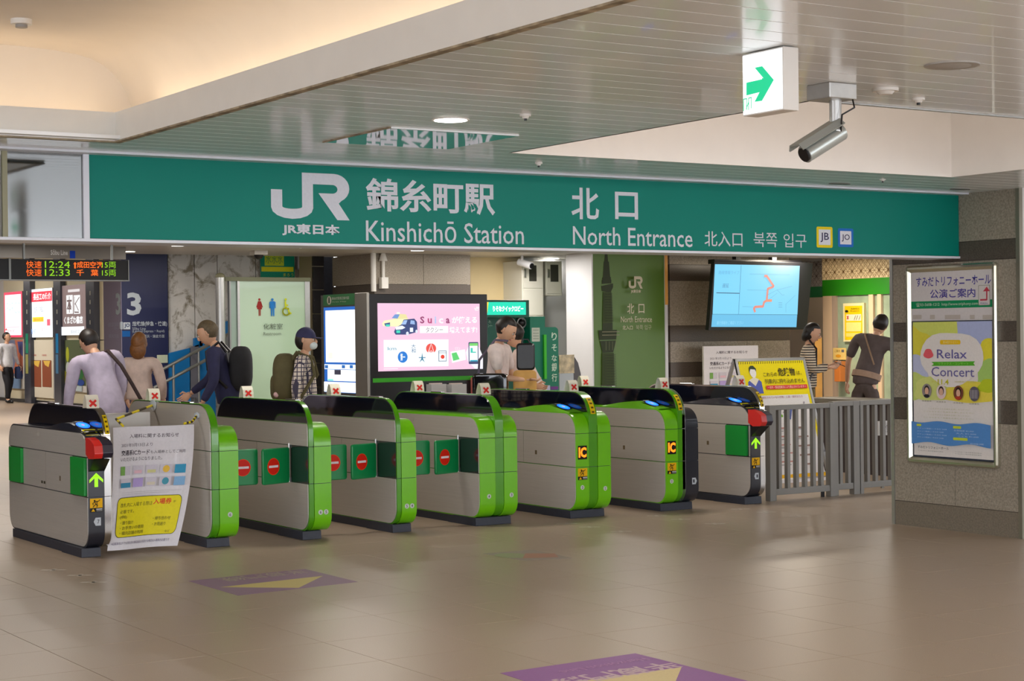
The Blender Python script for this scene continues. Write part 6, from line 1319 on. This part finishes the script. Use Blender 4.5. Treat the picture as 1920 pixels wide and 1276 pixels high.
# 1 bending man in a lilac shirt with a shoulder bag
x, y = at(205, 15.9)
r1, j1 = person('man in a pale lilac shirt seen from behind, bending forward to the left', x, y, AWAY + .45, 1.66, lean=20, side=10, head=(22, 20, 0), shoulders=.2, shirt=fabric('shirt_lilac', srgb(196, 184, 206)), hem=.80, trousers=fabric('trouser_beige', srgb(160, 148, 132)), arms=[((-.05, -.03, -.28), (-.03, -.16, -.50)), ((.06, .0, -.28), (.07, -.06, -.53))])
def strap(root, pts, r, m, nm, label, cat, bag=None):
    W_ = [toworld(root, p) for p in pts]; t = thing(nm, label, cat, tuple(W_[-1])); MB().tube(W_, r, m, 6).build('strap', t, smooth=True); return t, W_
def bag_box(t, c, sx, sy, sz, rz, m, nm='bag_body', f=.25):
    po = rrect(-sx, sx, -sz, sz, min(sx, sz) * .35, 4); Mx = Matrix.Translation(c) @ Matrix.Rotation(rz, 4, 'Z'); k = len(po); L_ = []
    for yy, s_ in ((-sy, .86), (-sy * .7, 1), (sy * .7, 1), (sy, .86)): L_ += [Mx @ V3((a * s_, yy, b * s_)) for a, b in po]
    MB().add(L_, [(l * k + i, l * k + (i + 1) % k, (l + 1) * k + (i + 1) % k, (l + 1) * k + i) for l in range(3) for i in range(k)] + [tuple(range(k - 1, -1, -1)), tuple(range(3 * k, 4 * k))], m).build(nm, t, smooth=True)
M_brown = fabric('strap_brown', srgb(62, 46, 44)); M_bag = mat('bag_black', srgb(26, 24, 28), .35, noise=.2, nscale=20)
U_ = j1['U']
t, w = strap(r1, [U_((-.07, -.06, 1.47)), U_((-.10, .10, 1.43)), U_((-.16, .165, 1.25)), U_((-.22, .15, 1.05)), (-.30, .08, .90)], .017, M_brown, 'shoulder_bag', 'brown shoulder bag of the man in the lilac shirt', 'bag')
bag_box(t, toworld(r1, (-.32, .04, .78)), .13, .05, .10, AWAY, M_brown)
# 2 woman with brown hair
x, y = at(262, 17.4)
r2, j2 = person('woman with brown shoulder-length hair in a beige blouse, seen from behind', x, y, AWAY - .1, 1.56, shoulders=.185, shirt=fabric('blouse_beige', srgb(206, 184, 174)), hem=.98, trousers=fabric('skirt_black', srgb(40, 34, 38)), hair=mat('brown_hair', srgb(120, 76, 36), .5, noise=.25, nscale=40), hairlen=.17, arms=[((-.06, -.02, -.26), (-.02, -.16, -.42)), ((.06, -.02, -.26), (.02, -.16, -.42))])
# 3 man in navy jacket, striding left
x, y = at(430, 17.2)
r3, j3 = person('man in a navy jacket walking to the left past the steel post', x, y, LEFT, 1.70, lean=16, head=(12, 0, 0), shirt=fabric('jacket_navy', srgb(44, 44, 78)), hem=.84, trousers=fabric('trouser_grey', srgb(150, 146, 160)), hair=mat('greying_hair', srgb(98, 84, 62), .6, noise=.2, nscale=50), arms=[((-.05, -.10, -.27), (-.02, -.30, -.42)), ((.05, .02, -.28), (.06, -.10, -.50))], legs=[((-.10, -.14), (-.10, -.18)), ((.10, .06), (.10, .22))])
t = thing('backpack', 'black backpack on the back of the man in the navy jacket', 'backpack', tuple(toworld(r3, j3['U']((0, .2, 1.1)))))
c = toworld(r3, j3['U']((.0, .19, 1.17))); MB().ell(c, (.15, .11, .22), fabric('pack_black', srgb(30, 30, 34)), 18, 14, boxy(r3)).build('bag_body', t, smooth='all')
for s_ in (-.1, .1): MB().tube([toworld(r3, j3['U'](q)) for q in ((s_, .12, 1.36), (s_, .07, 1.475), (s_, -.07, 1.42), (s_ * 1.3, -.10, 1.25), (s_ * 1.5, .03, 1.02))], .017, M_bag, 6).build('strap', t, smooth=True)
# 4 man with cap, plaid shirt, olive backpack
x, y = at(572, 16.3)
r4, j4 = person('man in a plaid shirt with a dark cap and white mask, facing right', x, y, RIGHT, 1.585, head=(6, -10, 0), shirt=fabric('shirt_plaid', srgb(222, 208, 196), 'plaid', srgb(70, 64, 84), 26), hem=.90, trousers=fabric('jeans_blue', srgb(92, 106, 134)), cap=fabric('cap_navy', srgb(56, 56, 92)), mask=True, arms=[((-.05, .06, -.26), (-.05, .05, -.48)), ((.05, .03, -.26), (.06, -.08, -.50))])
t = thing('backpack', 'olive backpack on the back of the man in the plaid shirt', 'backpack', tuple(toworld(r4, j4['U']((0, .2, 1.1))))); M_ol = fabric('pack_olive', srgb(92, 84, 54))
MB().ell(toworld(r4, j4['U']((0, .20, 1.22))), (.16, .11, .23), M_ol, 18, 14, boxy(r4)).build('bag_body', t, smooth='all'); MB().ell(toworld(r4, j4['U']((0, .28, 1.13))), (.10, .06, .12), M_ol, 14, 10, boxy(r4)).build('front_pocket', t, smooth='all')
q = toworld(r4, j4['U']((-.13, .27, 1.06))); MB().ell(q, (.028, .028, .028), mat('badge', srgb(220, 180, 180), .5), 10, 8).build('round_badge', t, smooth='all')
for s_ in (-.1, .1): MB().tube([toworld(r4, j4['U'](q)) for q in ((s_, .13, 1.38), (s_, .07, 1.475), (s_, -.07, 1.42), (s_ * 1.3, -.11, 1.25), (s_ * 1.5, .03, 1.02))], .017, M_ol, 6).build('strap', t, smooth=True)
# 5 pair in front of the cash machine
x, y = at(928, 16.7)
r5, j5 = person('man in a white short-sleeved shirt looking down, facing right, by the cash machine', x, y, RIGHT - .25, 1.685, lean=6, head=(30, 0, 0), shirt=fabric('shirt_white', srgb(226, 208, 204)), sleeve=0, hem=.84, trousers=fabric('trouser_dark', srgb(60, 52, 56)), arms=[((-.05, -.06, -.27), (.05, -.30, -.30)), ((.06, -.06, -.27), (.02, -.30, -.36))])
U_ = j5['U']
t, w = strap(r5, [U_((-.02, -.08, 1.48)), U_((-.09, .03, 1.48)), (-.19, .10, 1.28), (-.22, .10, 1.15)], .012, fabric('strap_grey', srgb(96, 86, 106)), 'shoulder_bag', 'glossy black shoulder bag at the hip of the man in the white shirt', 'bag')
bag_box(t, toworld(r5, (-.24, -.02, 1.04)), .165, .06, .115, r5.rotation_euler.z + PI / 2, mat('bag_gloss', srgb(22, 20, 24), .15, coat=1, noise=.3, nscale=12))
x, y = at(1003, 17.2)
r6, j6 = person('man in a white shirt with one hand raised to his chin, bending over', x, y, LEFT - .1, 1.64, lean=17, head=(6, 0, 0), shirt=fabric('shirt_white2', srgb(228, 206, 198)), sleeve=0, hem=.95, trousers=fabric('trouser_black', srgb(40, 32, 36)), arms=[((-.03, -.14, -.22), (.03, -.22, .02)), ((.04, -.12, -.26), (.0, -.33, -.30))])
t = thing('tote_bag', 'black tote bag held between the two men in white shirts', 'bag', tuple(toworld(r6, (0, -.42, .95)))); c = V3((*at(986, 16.3), 1.31)); bag_box(t, c, .085, .05, .125, TOCAM, M_bag)
MB().tube([c + V3((-.05, 0, .10)), c + V3((-.03, 0, .16)), c + V3((.02, -.01, .16)), c + V3((.05, -.03, .10))], .008, M_bag, 6).build('handle', t, smooth=True)
t = thing('paper_bag', 'tan paper bag at the waist of the bending man', 'bag', tuple(toworld(r6, (0, -.3, .7)))); c = V3((*at(984, 16.5), 1.02)); bag_box(t, c, .11, .04, .16, TOCAM, mat('kraft_paper', srgb(206, 156, 84), .7, noise=.05))
# 6 woman with phone by the office
x, y = at(1512, 20.4)
r7, j7 = person('woman with black hair in a striped top looking at a phone', x, y, RIGHT - .15, 1.60, lean=4, head=(20, -5, 0), shirt=fabric('top_striped', srgb(222, 206, 182), 'stripe', srgb(44, 38, 44), 34), hem=.90, trousers=fabric('trouser_olive', srgb(124, 110, 76)), hair=mat('black_hair', srgb(20, 14, 12), .5, noise=.2, nscale=40), hairlen=.14, arms=[((-.05, -.05, -.27), (.04, -.24, -.24)), ((.05, -.06, -.26), (.0, -.27, -.22))])
p = toworld(r7, j7['wr'][1] + V3((-.03, -.10, .02))); t = thing('mobile_phone', 'dark mobile phone in the hand of the woman in the striped top', 'phone', tuple(p))
Mx = Matrix.Translation(p) @ Matrix.Rotation(r7.rotation_euler.z, 4, 'Z') @ Matrix.Rotation(math.radians(25), 4, 'X'); MB().box(-.036, .036, -.075, .075, -.004, .004, M_black).xf(Mx).build('phone_body', t, bev=.003); MB().box(-.032, .032, -.069, .069, .0042, .005, mat('phone_screen', srgb(60, 66, 80), .1, coat=1)).xf(Mx).build('screen', t)
MB().tube([toworld(r7, j7['U'](q)) for q in ((-.06, .0, 1.50), (-.10, -.09, 1.40), (-.16, -.10, 1.2), (-.20, -.02, 1.0))], .012, M_bag, 6).build('bag_strap', label='thin black bag strap across the striped top', cat='strap')
# 7 guard leaning over the counter
x, y = at(1622, 20.3)
r8, j8 = person('station worker in a dark grey uniform leaning to the right over the counter', x, y, AWAY - .55, 1.72, lean=14, side=-10, head=(10, 10, -6), shoulders=.22, shirt=fabric('uniform_grey', srgb(92, 80, 78)), sleeve=0, hem=.86, trousers=fabric('trouser_uniform', srgb(84, 72, 68)), belt=fabric('belt_tan', srgb(168, 140, 120)), arms=[((-.08, -.10, -.26), (-.06, -.28, -.40)), ((.12, -.02, -.27), (.16, -.08, -.52))])
t = MB().tube([toworld(r8, j8['U'](q)) for q in ((.10, -.03, 1.47), (.10, .11, 1.44), (.0, .165, 1.30), (-.12, .16, 1.1))], .010, fabric('strap_tan', srgb(150, 124, 100)), 6).build('harness_strap', label='tan strap across the back of the station worker', cat='strap')
# 8 far person in a white shirt
p = onz(14, 755, 0)
r9, j9 = person('person in a white shirt and black trousers walking far away at the left edge', p.x, p.y, math.radians(20), 1.68, head=(0, 20, 0), shirt=fabric('shirt_bright', srgb(226, 228, 236)), hem=.84, trousers=fabric('trouser_black2', srgb(28, 28, 36)), legs=[((-.10, -.16), (-.10, -.16)), ((.12, .05), (.14, .2))], arms=[((-.05, .02, -.28), (-.06, -.08, -.5)), ((.08, .02, -.28), (.14, -.04, -.5))])
t = thing('hand_bag', 'small dark blue bag carried by the far person in the white shirt', 'bag', tuple(toworld(r9, (.38, -.03, .62)))); bag_box(t, toworld(r9, (.36, -.03, .72)), .14, .05, .15, math.radians(20), mat('bag_blue', srgb(48, 66, 116), .5))
MB().tube([toworld(r9, q) for q in ((.27, -.03, .84), (.33, -.04, .90), (.44, -.03, .84))], .01, mat('bag_blue'), 6).build('handle', t, smooth=True)
